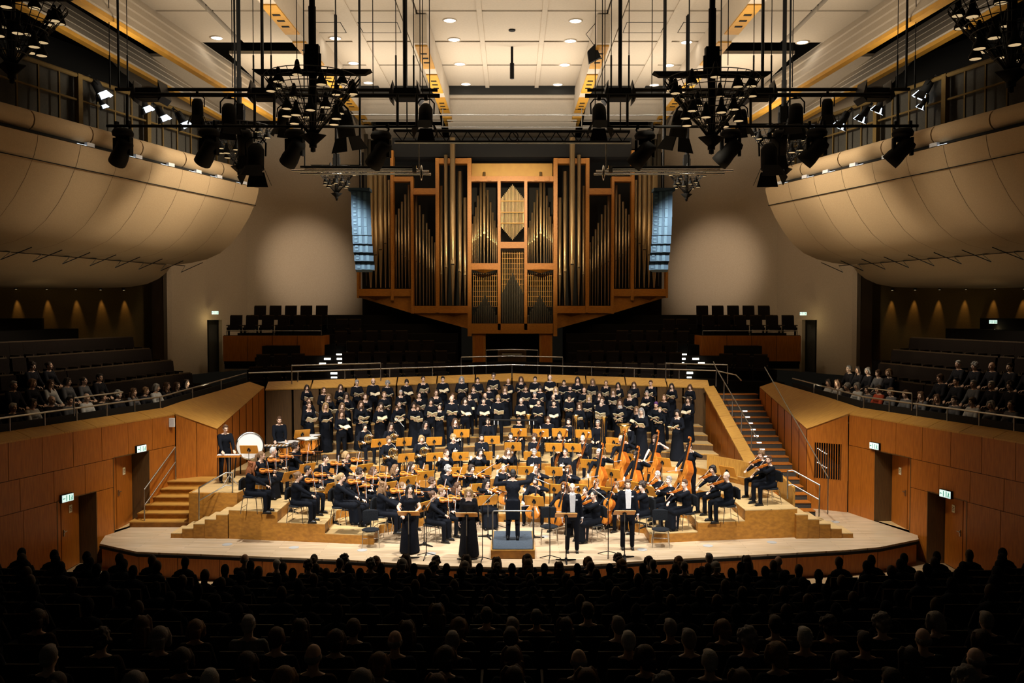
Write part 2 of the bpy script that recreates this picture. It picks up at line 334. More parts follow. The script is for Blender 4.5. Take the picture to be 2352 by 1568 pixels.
# ------------------------------------------------------------------ side timber walls
def wallx(Y): return -18.25+.31*Y     # left wall line
WA = lambda Y, s: (s*-wallx(Y)*1.0 if s > 0 else wallx(Y), Y)
def strip(b, s, Y0, Y1, z0, z1, k='wood', off=0., th=.08, pan=.62, gap=.014):
    n = max(1, round((Y1-Y0)*1.05/pan))
    for i in range(n):
        ya = Y0+(Y1-Y0)*(i)/n+gap/2; yb = Y0+(Y1-Y0)*(i+1)/n-gap/2
        xa, xb = abs(wallx(ya))+off, abs(wallx(yb))+off
        b.hexa([(s*xa, ya, z0), (s*xb, yb, z0), (s*(xb+th), yb, z0), (s*(xa+th), ya, z0), (s*xa, ya, z1), (s*xb, yb, z1), (s*(xb+th), yb, z1), (s*(xa+th), ya, z1)], k)
for s in (-1, 1):
    b = MB(); yD2 = (21.84, 23.1); yD1 = (23.7, 25.05)
    strip(b, s, 12, 26.13, 2.05, 2.98, pan=1.0); strip(b, s, 12, 23.7, 1.26, 2.035, pan=1.0)
    strip(b, s, 12, 21.84, -1, 1.245, pan=1.0); strip(b, s, 23.1, 23.7, -1, 1.245, pan=.6); strip(b, s, 25.05, 26.13, 0, 2.035, pan=.55)
    strip(b, s, 12, 21.84, -1, 2.98, 'groove', .05, .1, 12); strip(b, s, 23.1, 23.7, -1, 2.98, 'groove', .05, .1, 12); strip(b, s, 25.05, 26.13, 0, 2.98, 'groove', .05, .1, 12)
    strip(b, s, 12, 26.13, 2.1, 2.98, 'groove', .05, .1, 12); strip(b, s, 21.84, 23.1, 1.28, 2.98, 'groove', .05, .1, 12)
    # reveals of the two door recesses
    for (y0, y1, z0, z1, d) in ((21.84, 23.1, -1, 1.25, .75), (23.7, 25.05, 0, 2.04, .75)):
        for y in (y0, y1):
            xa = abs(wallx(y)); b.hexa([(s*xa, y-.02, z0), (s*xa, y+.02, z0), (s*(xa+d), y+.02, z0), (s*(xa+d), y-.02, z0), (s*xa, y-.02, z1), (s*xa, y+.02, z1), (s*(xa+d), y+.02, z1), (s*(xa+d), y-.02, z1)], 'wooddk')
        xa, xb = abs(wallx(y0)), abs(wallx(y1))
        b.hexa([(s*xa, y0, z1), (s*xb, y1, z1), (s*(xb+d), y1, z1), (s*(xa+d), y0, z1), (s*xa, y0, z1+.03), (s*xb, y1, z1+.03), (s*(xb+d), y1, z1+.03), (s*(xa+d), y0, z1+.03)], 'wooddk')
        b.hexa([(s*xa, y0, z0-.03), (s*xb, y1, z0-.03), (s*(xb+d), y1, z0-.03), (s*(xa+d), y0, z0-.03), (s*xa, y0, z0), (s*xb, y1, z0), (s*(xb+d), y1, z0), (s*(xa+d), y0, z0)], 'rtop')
    b.build('wall_%s' % SIDE[s], label='orange veneer panelled wall along the %s side of the stage' % SIDE[s], cat='wall', kind='structure')
    # sloped capping of that wall
    b = MB(); n = 14
    for i in range(n):
        ya = 12+14.13*i/n+.008; yb = 12+14.13*(i+1)/n-.008
        xa, xb = abs(wallx(ya)), abs(wallx(yb))
        b.hexa([(s*(xa-.01), ya, 2.95), (s*(xb-.01), yb, 2.95), (s*(xb+.5), yb, 2.95), (s*(xa+.5), ya, 2.95), (s*(xa-.01), ya, 2.99), (s*(xb-.01), yb, 2.99), (s*(xb+.42), yb+.05, 3.17), (s*(xa+.42), ya+.05, 3.17)], 'woodlt')
    b.build('trim_%s' % SIDE[s], label='pale sloping timber capping on the %s stage wall' % SIDE[s], cat='trim', kind='structure')
    # doors set back in the recesses
    for j, (y0, y1, z0, z1, dn) in enumerate(((21.9, 23.05, -.65, 1.24, 'hall level'), (23.75, 25.0, 0, 2.03, 'stage level'))):
        t = empty('door_%d' % (j+1+(0 if s < 0 else 2)), (s*(abs(wallx(y0))+.18), y0, z0), 'veneered double door at %s in the %s wall' % (dn, SIDE[s]), 'door', kind='structure')
        ym = y0+(y1-y0)*.24
        for (ya, yb) in ((y0, ym-.012), (ym+.012, y1)):
            xa, xb = abs(wallx(ya))+.12+.25*(ya-y0), abs(wallx(yb))+.12+.28*(yb-y0)
            c = MB(); c.hexa([(s*xa, ya, z0), (s*xb, yb, z0), (s*(xb+.06), yb, z0), (s*(xa+.06), ya, z0), (s*xa, ya, z1), (s*xb, yb, z1), (s*(xb+.06), yb, z1), (s*(xa+.06), ya, z1)], 'wood')
            c.build('door_leaf', t)
        xh = abs(wallx(ym+.06))+.12+.28*(ym+.06-y0)
        c = MB(); c.box((s*(xh-.03), ym+.08, z0+1.0), (.03, .04, .16), 'steel'); c.box((s*(xh-.05), ym+.13, z0+1.03), (.02, .14, .025), 'steel'); c.build('door_handle', t)
        xs = abs(wallx(ym+.45))+.12+.28*(ym+.45-y0)
        c = MB(); c.box((s*(xs-.01), ym+.45, z0+1.55), (.012, .15, .2), 'paper'); 
        for q in range(3): c.box((s*(xs-.018), ym+.45, z0+1.51+q*.04), (.004, .1, .012), 'black')
        c.build('door_notice', t, label='small pale notice with dark lines')
    # wedge canopy and the panel facing the hall
    b = MB(); C1 = (s*10.13, 26.13); T1 = (s*9.1, 26.75); 
    def face(p, q, za0, za1, zb0, zb1, k, n, th=.08, gap=.012):
        p, q = Vector(p), Vector(q)
        for i in range(n):
            a = p.lerp(q, i/n+gap/2); c = p.lerp(q, (i+1)/n-gap/2); f = lambda u, v, t: u+(v-u)*t
            b.hexa([(a.x, a.y, f(za0, zb0, i/n)), (c.x, c.y, f(za0, zb0, (i+1)/n)), (c.x+s*th*.3, c.y+th, f(za0, zb0, (i+1)/n)), (a.x+s*th*.3, a.y+th, f(za0, zb0, i/n)),
                    (a.x, a.y, f(za1, zb1, i/n)), (c.x, c.y, f(za1, zb1, (i+1)/n)), (c.x+s*th*.3, c.y+th, f(za1, zb1, (i+1)/n)), (a.x+s*th*.3, a.y+th, f(za1, zb1, i/n))], k)
    if s < 0: face(C1, T1, 0, 2.97, 0, 2.44, 'wood', 2)
    else:
        face(C1, T1, 0, .95, 0, .95, 'wood', 1); face(C1, T1, 2.05, 2.97, 2.05, 2.44, 'wood', 1)
        face(C1, (9.97, 26.23), .95, 2.05, .95, 2.05, 'wood', 1); face((9.3, 26.63), T1, .95, 2.05, .95, 2.05, 'wood', 1)
        for i in range(11):
            x = 9.34+.06*i; b.box((x, 26.6-(x-9.3)*.6+.03, 1.5), (.016, .03, 1.1), 'wood')
        b.box((9.65, 26.75, 1.5), (.9, .02, 1.2), 'dark')
        for zz in (1.85, 1.42):
            for i in range(7): b.box((9.42+.045*i, 26.7, zz-.028*i), (.03, .01, .012), 'step')
    zt2 = 3.32
    face((s*9.1, 26.76), (s*9.0, 31.6), 0, 2.44, 0, zt2, 'wood' if s > 0 else 'wood', 7)
    b.build('wall_%s' % SIDE[s], label='veneered return wall below the pointed canopy on the %s' % SIDE[s], cat='wall', kind='structure')
    b = MB(); b.add([(s*10.13, 26.1, 2.99), (s*9.08, 26.72, 2.46), (s*9.0, 31.6, 3.34), (s*9.45, 31.3, 3.55), (s*10.6, 26.2, 3.17),
                     (s*10.13, 26.15, 2.9), (s*9.13, 26.78, 2.40), (s*9.05, 31.6, 3.28), (s*9.45, 31.3, 3.45), (s*10.6, 26.2, 3.07)],
                    [(0, 1, 4), (1, 2, 3), (1, 3, 4), (5, 9, 6), (6, 8, 7), (6, 9, 8), (0, 5, 6, 1), (1, 6, 7, 2), (2, 7, 8, 3), (3, 8, 9, 4), (4, 9, 5, 0)], 'woodlt')
    b.build('trim_%s' % SIDE[s], label='pale timber canopy wedge pointing at the stage on the %s' % SIDE[s], cat='trim', kind='structure')
# back wall of the choir, dark perforated panels with a bright sloped cap
BW = [(-9.0, 31.6), (0, 36.1), (7.4, 32.4)]
b = MB()
for (p, q) in zip(BW, BW[1:]):
    p, q = Vector(p), Vector(q); n = round((q-p).length/1.05)
    for i in range(n):
        a = p.lerp(q, i/n+.004); c = p.lerp(q, (i+1)/n-.004)
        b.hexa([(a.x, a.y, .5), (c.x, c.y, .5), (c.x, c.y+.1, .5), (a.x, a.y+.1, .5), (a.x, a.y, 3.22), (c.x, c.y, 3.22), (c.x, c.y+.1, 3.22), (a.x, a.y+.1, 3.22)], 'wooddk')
b.build('wall_back', label='dark perforated timber wall behind the choir', cat='wall', kind='structure')
b = MB()
for (p, q) in zip(BW, BW[1:]):
    p, q = Vector(p), Vector(q); n = round((q-p).length/1.6)
    for i in range(n):
        a = p.lerp(q, i/n+.003); c = p.lerp(q, (i+1)/n-.003)
        b.hexa([(a.x, a.y-.02, 3.2), (c.x, c.y-.02, 3.2), (c.x, c.y+.4, 3.2), (a.x, a.y+.4, 3.2), (a.x, a.y-.02, 3.24), (c.x, c.y-.02, 3.24), (c.x, c.y+.38, 3.5), (a.x, a.y+.38, 3.5)], 'woodlt')
b.build('trim_back', label='bright sloping timber cap along the wall behind the choir', cat='trim', kind='structure')
# choir risers
def choir_y(r, x): return 31.3+.84*r-.34*abs(x)
for r in range(5):
    z = 1.02+.21*r; b = MB()
    if r == 0: continue
    pl = [(-7.6, choir_y(r, 7.6)-.42), (0, choir_y(r, 0)-.42), (7.0, choir_y(r, 7)-.42)]
    pb = [(x, y+(.84 if r < 4 else .72)) for x, y in pl]
    poly = pl+pb[::-1]
    b.prism(poly, 1.02, z-.03, 'wooddk', 'wooddk'); b.prism([(x, y-.0) for x, y in poly], z-.03, z, 'rtop', 'woodlt')
    b.build('choir_riser', label='%s riser step from the front under the choir' % ORD[r-1], cat='riser')
# ------------------------------------------------------------------ right-hand public stair with lit treads
b = MB(); NS = 18
for i in range(NS):
    y0 = 25.6+i*.36; z = .17*(i+1)
    b.box((8.27, y0+.2, z-.085+.0), (1.42, .4, .17), 'concrete'); b.box((8.27, y0+.17, z-.01), (1.42, .38, .025), 'wood')
b.build('stairway', label='dark public stairway climbing behind the right violas', cat='stairs', kind='structure')
for i in range(5, 15):
    y0 = 25.6+i*.36; z = .17*(i+1)
    c = MB(); c.box((8.22, y0+.02, z+.012), (.2, .05, .02), 'black'); c.box((8.22, y0, z+.014), (.15, .05, .03), 'step')
    c.build('step_light', label='%s lit lamp up the right-hand stairway treads' % ORD[i-5], cat='step light', group='lamps on the right stairway')
b = MB(); P = [(7.42, 32.3, 3.34), (7.5, 26.7, 1.42)]
n = 7
for i in range(n):
    f = lambda t: [P[0][j]+(P[1][j]-P[0][j])*t for j in range(3)]
    a, c = f(i/n+.004), f((i+1)/n-.004)
    b.hexa([(a[0]-.3, a[1], a[2]-.12), (c[0]-.3, c[1], c[2]-.12), (c[0]+.08, c[1], c[2]-.05), (a[0]+.08, a[1], a[2]-.05), (a[0]-.3, a[1], a[2]-.06), (c[0]-.3, c[1], c[2]-.06), (c[0]+.08, c[1], c[2]), (a[0]+.08, a[1], a[2])], 'woodlt')
    b.hexa([(a[0]-.22, a[1], .9), (c[0]-.22, c[1], .9), (c[0]+.06, c[1], .0), (a[0]+.06, a[1], .0), (a[0]-.22, a[1], a[2]-.1), (c[0]-.22, c[1], c[2]-.1), (c[0]+.06, c[1], c[2]-.06), (a[0]+.06, a[1], a[2]-.06)], 'wood')
b.build('wall_right', label='sloping stair wall with bright cap right of the choir', cat='wall', kind='structure')
pr = [(7.55, 32.6, 4.2), (7.55, 32.2, 4.0), (7.6, 26.9, 2.15)]
railing('handrail', pr, [((7.56, 32.2-i*1.2, 3.3-i*.41), (7.57, 32.2-i*1.2, 4.0-i*.42)) for i in range(5)], .02, 'slim steel handrail on the stair wall beside the choir')
railing('handrail', [(8.98, 30.9, 4.1), (8.98, 24.6, 1.35)], [((8.98, 24.6, .3), (8.98, 24.6, 1.35))], .018, 'long thin steel handrail down the right side of the stairway')
# ------------------------------------------------------------------ rear hall walls
def slab(b, p, q, z0, z1, k, th=.2, dz=0):
    p, q = Vector(p), Vector(q); d = (q-p).normalized(); nrm = Vector((-d.y, d.x))
    if nrm.y < 0: nrm = -nrm
    n = nrm*th
    b.hexa([(p.x, p.y, z0), (q.x, q.y, z0), (q.x+n.x, q.y+n.y, z0), (p.x+n.x, p.y+n.y, z0), (p.x, p.y, z1), (q.x, q.y, z1), (q.x+n.x, q.y+n.y, z1), (p.x+n.x, p.y+n.y, z1)], k)
for s in (-1, 1):
    b = MB()
    slab(b, (s*12.25, 40.3), (s*7.2, 43.2), 3, 15.9, 'plaster'); b.build('wall_back', label='pale rear wall with a soft pool of light %s of the organ' % SIDE[s], cat='wall', kind='structure')
    b = MB()   # angled wall with a doorway
    A = Vector((s*14.25, 36.0)); B = Vector((s*12.25, 40.3)); d = B-A
    P = lambda t: (A+d*t)
    slab(b, P(0), P(.47), 3.4, 15, 'plaster'); slab(b, P(.47), P(.66), 5.72, 15, 'plaster'); slab(b, P(.66), P(1), 3.4, 15, 'plaster')
    slab(b, P(.45)+Vector((s*.1, .7)), P(.7)+Vector((s*.1, .7)), 3.4, 5.9, 'concrete')
    b.build('wall_%s' % SIDE[s], label='tall pale side wall with a narrow doorway at the rear %s' % SIDE[s], cat='wall', kind='structure')
    b = MB(); slab(b, A, (s*15.3, 37.0), 3.2, 8.6, 'plaster'); b.build('wall_%s' % SIDE[s], label='shadowed wall edge between pale wall and dark %s recess' % SIDE[s], cat='wall', kind='structure')
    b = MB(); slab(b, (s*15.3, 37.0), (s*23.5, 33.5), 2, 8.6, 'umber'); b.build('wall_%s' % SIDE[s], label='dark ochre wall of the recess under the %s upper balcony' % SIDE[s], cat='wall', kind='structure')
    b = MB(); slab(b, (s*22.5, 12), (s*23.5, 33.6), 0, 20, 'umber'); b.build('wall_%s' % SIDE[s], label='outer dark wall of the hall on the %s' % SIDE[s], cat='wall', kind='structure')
    # wall lamps of the recess
    for i, px in enumerate((43, 113, 179, 236, 289) if s < 0 else (2045, 2097, 2153, 2213, 2279, 2346)):
        t = (px-1176)/2000; # intersect ray with recess wall
        x0, y0, x1, y1 = s*15.3, 37.0, s*23.5, 33.5; k = (t*y0-x0)/((x1-x0)-t*(y1-y0)); X = x0+(x1-x0)*k; Y = y0+(y1-y0)*k-.12
        l = bpy.data.lights.new('recess_downlight', 'SPOT'); l.energy = 60; l.color = (1, .55, .18); l.spot_size = .5; l.spot_blend = .8; l.shadow_soft_size = .02
        c = MB(); c.cyl((X, Y-.02, 6.98), (X, Y-.02, 7.06), .06, 'black', n=12); c.cyl((X, Y-.02, 6.97), (X, Y-.02, 6.98), .035, 'warmglow', n=12)
        c.build('recess_downlight', label='small amber downlight, %s from the stage side along the %s recess' % (ordn((4-i) if s < 0 else i), SIDE[s]), cat='downlight', group='amber downlights in the %s recess' % SIDE[s])
        lo = bpy.data.objects.new('recess_downlight_beam', l); COL.objects.link(lo); lo.location = (X, Y-.02, 6.9); lo.rotation_euler = (math.radians(6), 0, 0)
    # exit signs
def exit_sign(p, nrm, w, label, lit=.0):
    t = empty('exit_sign', p, label, 'exit sign', rz=math.atan2(nrm[0], -nrm[1]))
    def lb(m): 
        m.v = [tuple(t.matrix_basis @ Vector(v)) for v in m.v]; return m
    h = w*.5
    c = MB(); c.box((0, .03, 0), (w*1.08, .08, h*1.12), 'black'); lb(c).build('housing', t)
    c = MB(); c.box((0, -.015, 0), (w, .012, h), 'exit')
    for a in (-1, 1): c.box((a*w*.13, -.024, 0), (w*.05, .006, h*.8), 'exitgreen')
    lb(c).build('panel', t)
    c = MB(); x = w*.34
    c.box((x, -.026, h*.26), (w*.05, .006, h*.14), 'exitgreen'); c.box((x, -.026, 0), (w*.07, .006, h*.34), 'exitgreen', ry=.3)
    c.box((x+w*.05, -.026, -h*.27), (w*.035, .006, h*.3), 'exitgreen', ry=-.4); c.box((x-w*.05, -.026, -h*.27), (w*.035, .006, h*.3), 'exitgreen', ry=.6)
    c.box((-x, -.026, 0), (w*.16, .006, h*.09), 'exitgreen'); c.box((-x-w*.07, -.026, 0), (w*.04, .006, h*.24), 'exitgreen', ry=.78)
    lb(c).build('running_figure_symbol', t)
def wpos(px, py, s, off=-.06):
    u = (px-1176)/2000; Y = 18.25/(abs(u)+.31); return Vector((s*(-wallx(Y)+off), Y, 0)), at(px, py, Y).z
for (px, py, s, lab) in ((316, 1030, -1, 'green exit sign over the left stage-level door'), (143, 1143, -1, 'green exit sign over the left hall-level door'), (2017, 1024, 1, 'green exit sign over the right stage-level door'), (2183, 1134, 1, 'green exit sign over the right hall-level door')):
    p, z = wpos(px, py, s); exit_sign((p.x, p.y, z), (-s*.95, -.3), .36, lab)
for (px, py, Y, s, lab) in ((494, 718, 37.9, -1, 'lit exit sign above the rear left doorway'), (1845, 720, 37.9, 1, 'lit exit sign above the rear right doorway'), (45, 737, 34.2, -1, 'lit exit sign on the dark left recess wall'), (2281, 739, 34.2, 1, 'lit exit sign on the dark right recess wall')):
    q = at(px, py, Y); exit_sign(tuple(q), (-s*.35, -.9), .28, lab)
    l = bpy.data.lights.new('exit_sign_spill', 'POINT'); l.energy = 5; l.color = (1, .8, .4); l.shadow_soft_size = .05
    lo = bpy.data.objects.new('exit_sign_spill', l); COL.objects.link(lo); lo.location = q+Vector((0, -.12, -.3))
q = at(395, 970, 25.9); c = MB(); c.box(q, (.14, .1, .26), 'white'); c.build('wall_speaker', label='small white loudspeaker box at the left wall corner', cat='loudspeaker')
# dark terrace floors
def terrace_z(row): return 2.45+.42*row
for s in (-1, 1):
    b = MB()
    for r in range(9):
        off = .5+1.0*r; z = terrace_z(r)
        pts = [(abs(wallx(12))+off, 12), (abs(wallx(26.1))+off, 26.1), (9.25+off*1.15, 31.6), (9.25+off*1.15, 33+.4*off)]
        pts2 = [(x+1.02, y) for x, y in pts]
        poly = [(s*x, y) for x, y in pts]+[(s*x, y) for x, y in pts2[::-1]]
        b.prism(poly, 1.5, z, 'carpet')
    b.build('terrace_%s' % SIDE[s], label='dark stepped terrace behind the %s stage wall' % SIDE[s], cat='terrace', kind='structure')
b = MB()
def rear_z(r): return 3.0+.42*r
for r in range(8):
    pl = [(-10.2, 31.5+1.0*r), (0, 36.6+.95*r), (10.2, 31.5+1.0*r)]
    for pl in ([pl] if r < 3 else [[(-10.2, pl[0][1]), (-2.5, pl[1][1]-1.25)], [(2.5, pl[1][1]-1.25), (10.2, pl[2][1])]]):
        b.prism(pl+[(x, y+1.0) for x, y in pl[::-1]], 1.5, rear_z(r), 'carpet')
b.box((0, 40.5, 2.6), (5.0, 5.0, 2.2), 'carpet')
b.build('terrace_rear', label='dark stepped seating terrace between choir wall and organ', cat='terrace', kind='structure')
# rail along the terraces
for s in (-1, 1):
    pts = [(s*(abs(wallx(y))+.42), y, 3.5) for y in (14, 17, 20, 23, 26.1)]+[(s*9.6, 31.4, 3.85)]
    pts2 = pts if s < 0 else pts[:-1]+[(9.75, 30.2, 3.75)]
    posts = []
    for p, q in zip(pts2, pts2[1:]):
        for i in range(3):
            v = Vector(p).lerp(Vector(q), i/3); posts.append((v-Vector((0, 0, .42)), v))
    railing('handrail', pts2, posts, .024, 'steel balcony rail above the %s stage wall' % SIDE[s])
    b = MB()
    for p, q in zip(pts2, pts2[1:]):
        p, q = Vector(p), Vector(q)
        b.hexa([tuple(p-Vector((0, 0, .9))), tuple(q-Vector((0, 0, .9))), tuple(q+Vector((s*.05, 0, -.9))), tuple(p+Vector((s*.05, 0, -.9))), tuple(p-Vector((0, 0, .15))), tuple(q-Vector((0, 0, .15))), tuple(q+Vector((s*.05, 0, -.15))), tuple(p+Vector((s*.05, 0, -.15)))], 'black')
    b.build('parapet', label='black inner parapet behind the capping of the %s stage wall' % SIDE[s], cat='parapet')
    tp = wpos(0, 0, s)[0]
    y0 = 22.9 if s < 0 else 24.2
    railing('handrail', [(s*(abs(wallx(y0))+.4), y0, 3.78), (s*(abs(wallx(y0+1.7))+.4), y0+1.7, 3.78)], [((s*(abs(wallx(y0))+.4), y0, 3.3), (s*(abs(wallx(y0))+.4), y0, 3.78))], .02, 'short raised guard rail on the %s balcony edge' % SIDE[s])
pts = [(-9.55, 31.5, 3.85), (0, 36.6, 3.85), (7.7, 32.7, 3.85), (8.2, 31.8, 3.75), (8.25, 31.3, 3.6)]
posts = [((x, 36.6-.52*abs(x), 3.3), (x, 36.6-.52*abs(x), 3.85)) for x in (-8, -6.4, -4.8, -3.2, -1.6, 0, 1.6, 3.2, 4.8, 6.4)]
railing('handrail', pts, posts, .028, 'long bright steel rail above the choir wall', k='chrome')
for (x0, x1, z, l) in ((-8.15, -5.1, 4.08, 'left'), (5.9, 8.0, 4.1, 'right')):
    railing('handrail', [(x0, 36.4-.52*abs(x0), z), (x1, 36.4-.52*abs(x1), z)], [((x0, 36.4-.52*abs(x0), 3.4), (x0, 36.4-.52*abs(x0), z)), ((x1, 36.4-.52*abs(x1), 3.4), (x1, 36.4-.52*abs(x1), z))], .024, 'upper steel rail guarding the %s rear aisle' % l, k='chrome')
railing('handrail', [(-2.1, 35.9, 4.2), (0, 36.9, 4.2), (2.1, 35.9, 4.2)], [((-2.1, 35.9, 3.4), (-2.1, 35.9, 4.2)), ((2.1, 35.9, 3.4), (2.1, 35.9, 4.2))], .024, 'steel rail in front of the organ console, lower bar', k='chrome')
railing('handrail', [(-1.1, 36.8, 4.45), (0, 37.2, 4.47), (1.1, 36.8, 4.45)], [((-1.1, 36.8, 3.4), (-1.1, 36.8, 4.45)), ((1.1, 36.8, 3.4), (1.1, 36.8, 4.45))], .02, 'steel rail in front of the organ console, upper bar', k='chrome')
for i, (px, py) in enumerate([(778, 814), (781, 824), (784, 834), (752, 824), (741, 835), (763, 846), (767, 857), (768, 867), (1570, 814), (1567, 824), (1564, 834), (1598, 824), (1611, 834), (1587, 845), (1584, 856), (1581, 867)]):
    Yg = 36.5 if py < 860 else 34
    r_ = math.ceil((905-py)/28.5); q = at(px, py, 36.6+.95*r_-.5*abs(ray(px, py)[0]*(33+r_))-.09)
    c = MB(); c.box(q, (.26, .05, .07), 'step'); c.box(q-Vector((0, -.05, .05)), (.34, .12, .03), 'black')
    c.build('step_light', label='lit aisle step light in the %s rear aisle, %s from the top' % ('left' if px < 1176 else 'right', ordn(i % 8)), cat='step light', group='step lights in the rear aisles')
# raised timber seat boxes left and right of the organ
for s in (-1, 1):
    b = MB()
    for i in range(4):
        xa = 7.9+i*1.03; b.box((s*(xa+.51), 36.2-.0*i, 4.55), (1.01, .08, 1.06), 'wood')
    b.box((s*9.95, 36.28, 4.5), (4.1, .08, 1.2), 'groove'); b.box((s*9.95, 37.7, 4.3), (4.1, 2.8, 1.2), 'carpet'); b.box((s*9.95, 38.6, 4.85), (4.1, 1.1, .6), 'carpet')
    b.box((s*7.92, 36.9, 4.5), (.08, 1.4, 1.15), 'wood')
    b.build('seat_box', label='timber fronted raised seat box on the rear %s' % SIDE[s], cat='seat box')
    railing('handrail', [(s*7.95, 36.3, 5.28), (s*11.9, 36.3, 5.28)], [((s*(7.95+1.97*i), 36.3, 5.05), (s*(7.95+1.97*i), 36.3, 5.28)) for i in range(3)], .02, 'thin steel rail on the timber seat box front, %s' % SIDE[s])

# ------------------------------------------------------------------ seats
def seat_proto():
    p = Proto('theatre_seat')
    b = MB(); b.box((0, 0, .44), (.50, .48, .09), 'seatcloth'); b.box((0, -.22, .44), (.50, .03, .11), 'seatcloth'); p.kid('seat', b)
    b = MB(); b.box((0, .24, .72), (.50, .07, .52), 'seatcloth', rx=-.12); b.box((0, .285, .74), (.51, .02, .56), 'seatwood', rx=-.12); p.kid('backrest', b)
    for sx in (-1, 1):
        b = MB(); b.box((sx*.265, .02, .58), (.03, .4, .05), 'seatwood'); b.box((sx*.265, .1, .29), (.025, .2, .56), 'black'); p.kid('armrest', b)
    return p
SEATP = seat_proto()
def seat_lo():
    b = MB(); b.box((0, 0, .44), (.50, .48, .09), 'seatcloth'); b.box((0, .24, .72), (.50, .07, .52), 'seatcloth', rx=-.12); b.box((0, .285, .74), (.51, .02, .56), 'seatwood', rx=-.12)
    b.box((0, .1, .2), (.4, .1, .42), 'black'); return b
rear_cache = {}
def seat_at(x, y, z, rz, label, group):
    inst(SEATP, TR(x, y, z, rz), label, 'theatre seat', group)
# empty tip-up seats: front faces the stage centre
SIDESEATS = {}
for s in (-1, 1):
    for r in range(5):
        off = 1.05+1.0*r; y = 19.5 if r < 3 else 21; j = 0
        while True:
            # follow the wall line then the line towards the rear
            if y < 26.1: x = abs(wallx(y))+off; dx = .31
            else: x = abs(wallx(26.1))+off-(y-26.1)*.16; dx = .16
            if y > 30.6+r*.6 or (s > 0 and y > 29.5+r*.5): break
            SIDESEATS[(s, r, j)] = (s*x, y, terrace_z(r), s*(-PI/2+.3))
            y += .58; j += 1
REARSEATS = []
for s in (-1, 1):
    for r in range(4):
        n = 0
        for i in range(14):
            d = 2.9+.6*i
            if r < 3 and 6.6 < d < 8.0: continue
            if r == 3 and d < 4.4 or r == 3 and d > 7.2: continue
            if d > 9.6 or (r >= 1 and d > 7.9 and r > 1): continue
            if s > 0 and r == 0 and d > 7.9: continue
            if r == 2 and d < 3.5: continue
            REARSEATS.append((s, r, n, s*d, 37.1+.95*r-.5*d, rear_z(r)+(0), s*-.35)); n += 1
for (s, r, n, x, y, z, a) in REARSEATS:
    seat_at(x, y, z, a, 'empty dark seat behind the choir, %s side, %s row, %s from the organ' % (SIDE[s], ordn(r), ordn(n)), 'empty seats behind the choir')
for s in (-1, 1):
    for r in range(2):
        for i in range(5+(1-r)*1):
            seat_at(s*(8.4+.68*i+(.0 if r else .0)), 37.0+1.2*r, 4.92+.42*r, 0, 'empty seat in the %s seat box, %s row, %s from the organ' % (SIDE[s], ('front', 'back')[r], ordn(i)), 'empty seats in the rear seat boxes')
    for i in range(2):
        seat_at(s*(7.0+.6*i), 38.6, 4.75, 0, 'empty seat beside the %s seat box, %s from the organ' % (SIDE[s], ordn(i)), 'empty seats beside the seat boxes')

# ------------------------------------------------------------------ curved upper balconies
PROF = [(0, 10.72), (.02, 10.55), (.12, 10.2), (.4, 9.63), (.75, 9.1), (1.15, 8.64), (1.6, 8.3), (2.15, 8.08), (2.8, 7.95), (3.5, 7.88)]
PROF2 = [(3.55, 7.86), (3.75, 7.6), (4.1, 7.35), (4.6, 7.15), (5.3, 7.04), (6.5, 7.0), (9.5, 7.0)]
def sweep(b, prof, s, t0, t1, n, k, groove=None):
    P0 = Vector((12.9, 21.9)); P1 = Vector((9.55, 33.0)); d = P1-P0
    vs = []; 
    for i in range(n+1):
        t = t0+(t1-t0)*i/n; c = P0+d*t
        c.x += .55*math.sin(min(1, max(0, t))*PI)*-.0
        for o, z in prof: vs.append((s*(c.x+o), c.y+o*.22, z))
    m = len(prof)
    b.add(vs, [(i*m+j, i*m+j+1, (i+1)*m+j+1, (i+1)*m+j) for i in range(n) for j in range(m-1)], k, True)
    return [vs[n*m+j] for j in range(m)]
def bal_pt(s, t, o=0, z=0):
    P0 = Vector((12.9, 21.9)); P1 = Vector((9.55, 33.0)); c = P0+(P1-P0)*t
    return Vector((s*(c.x+o), c.y+o*.22, z))
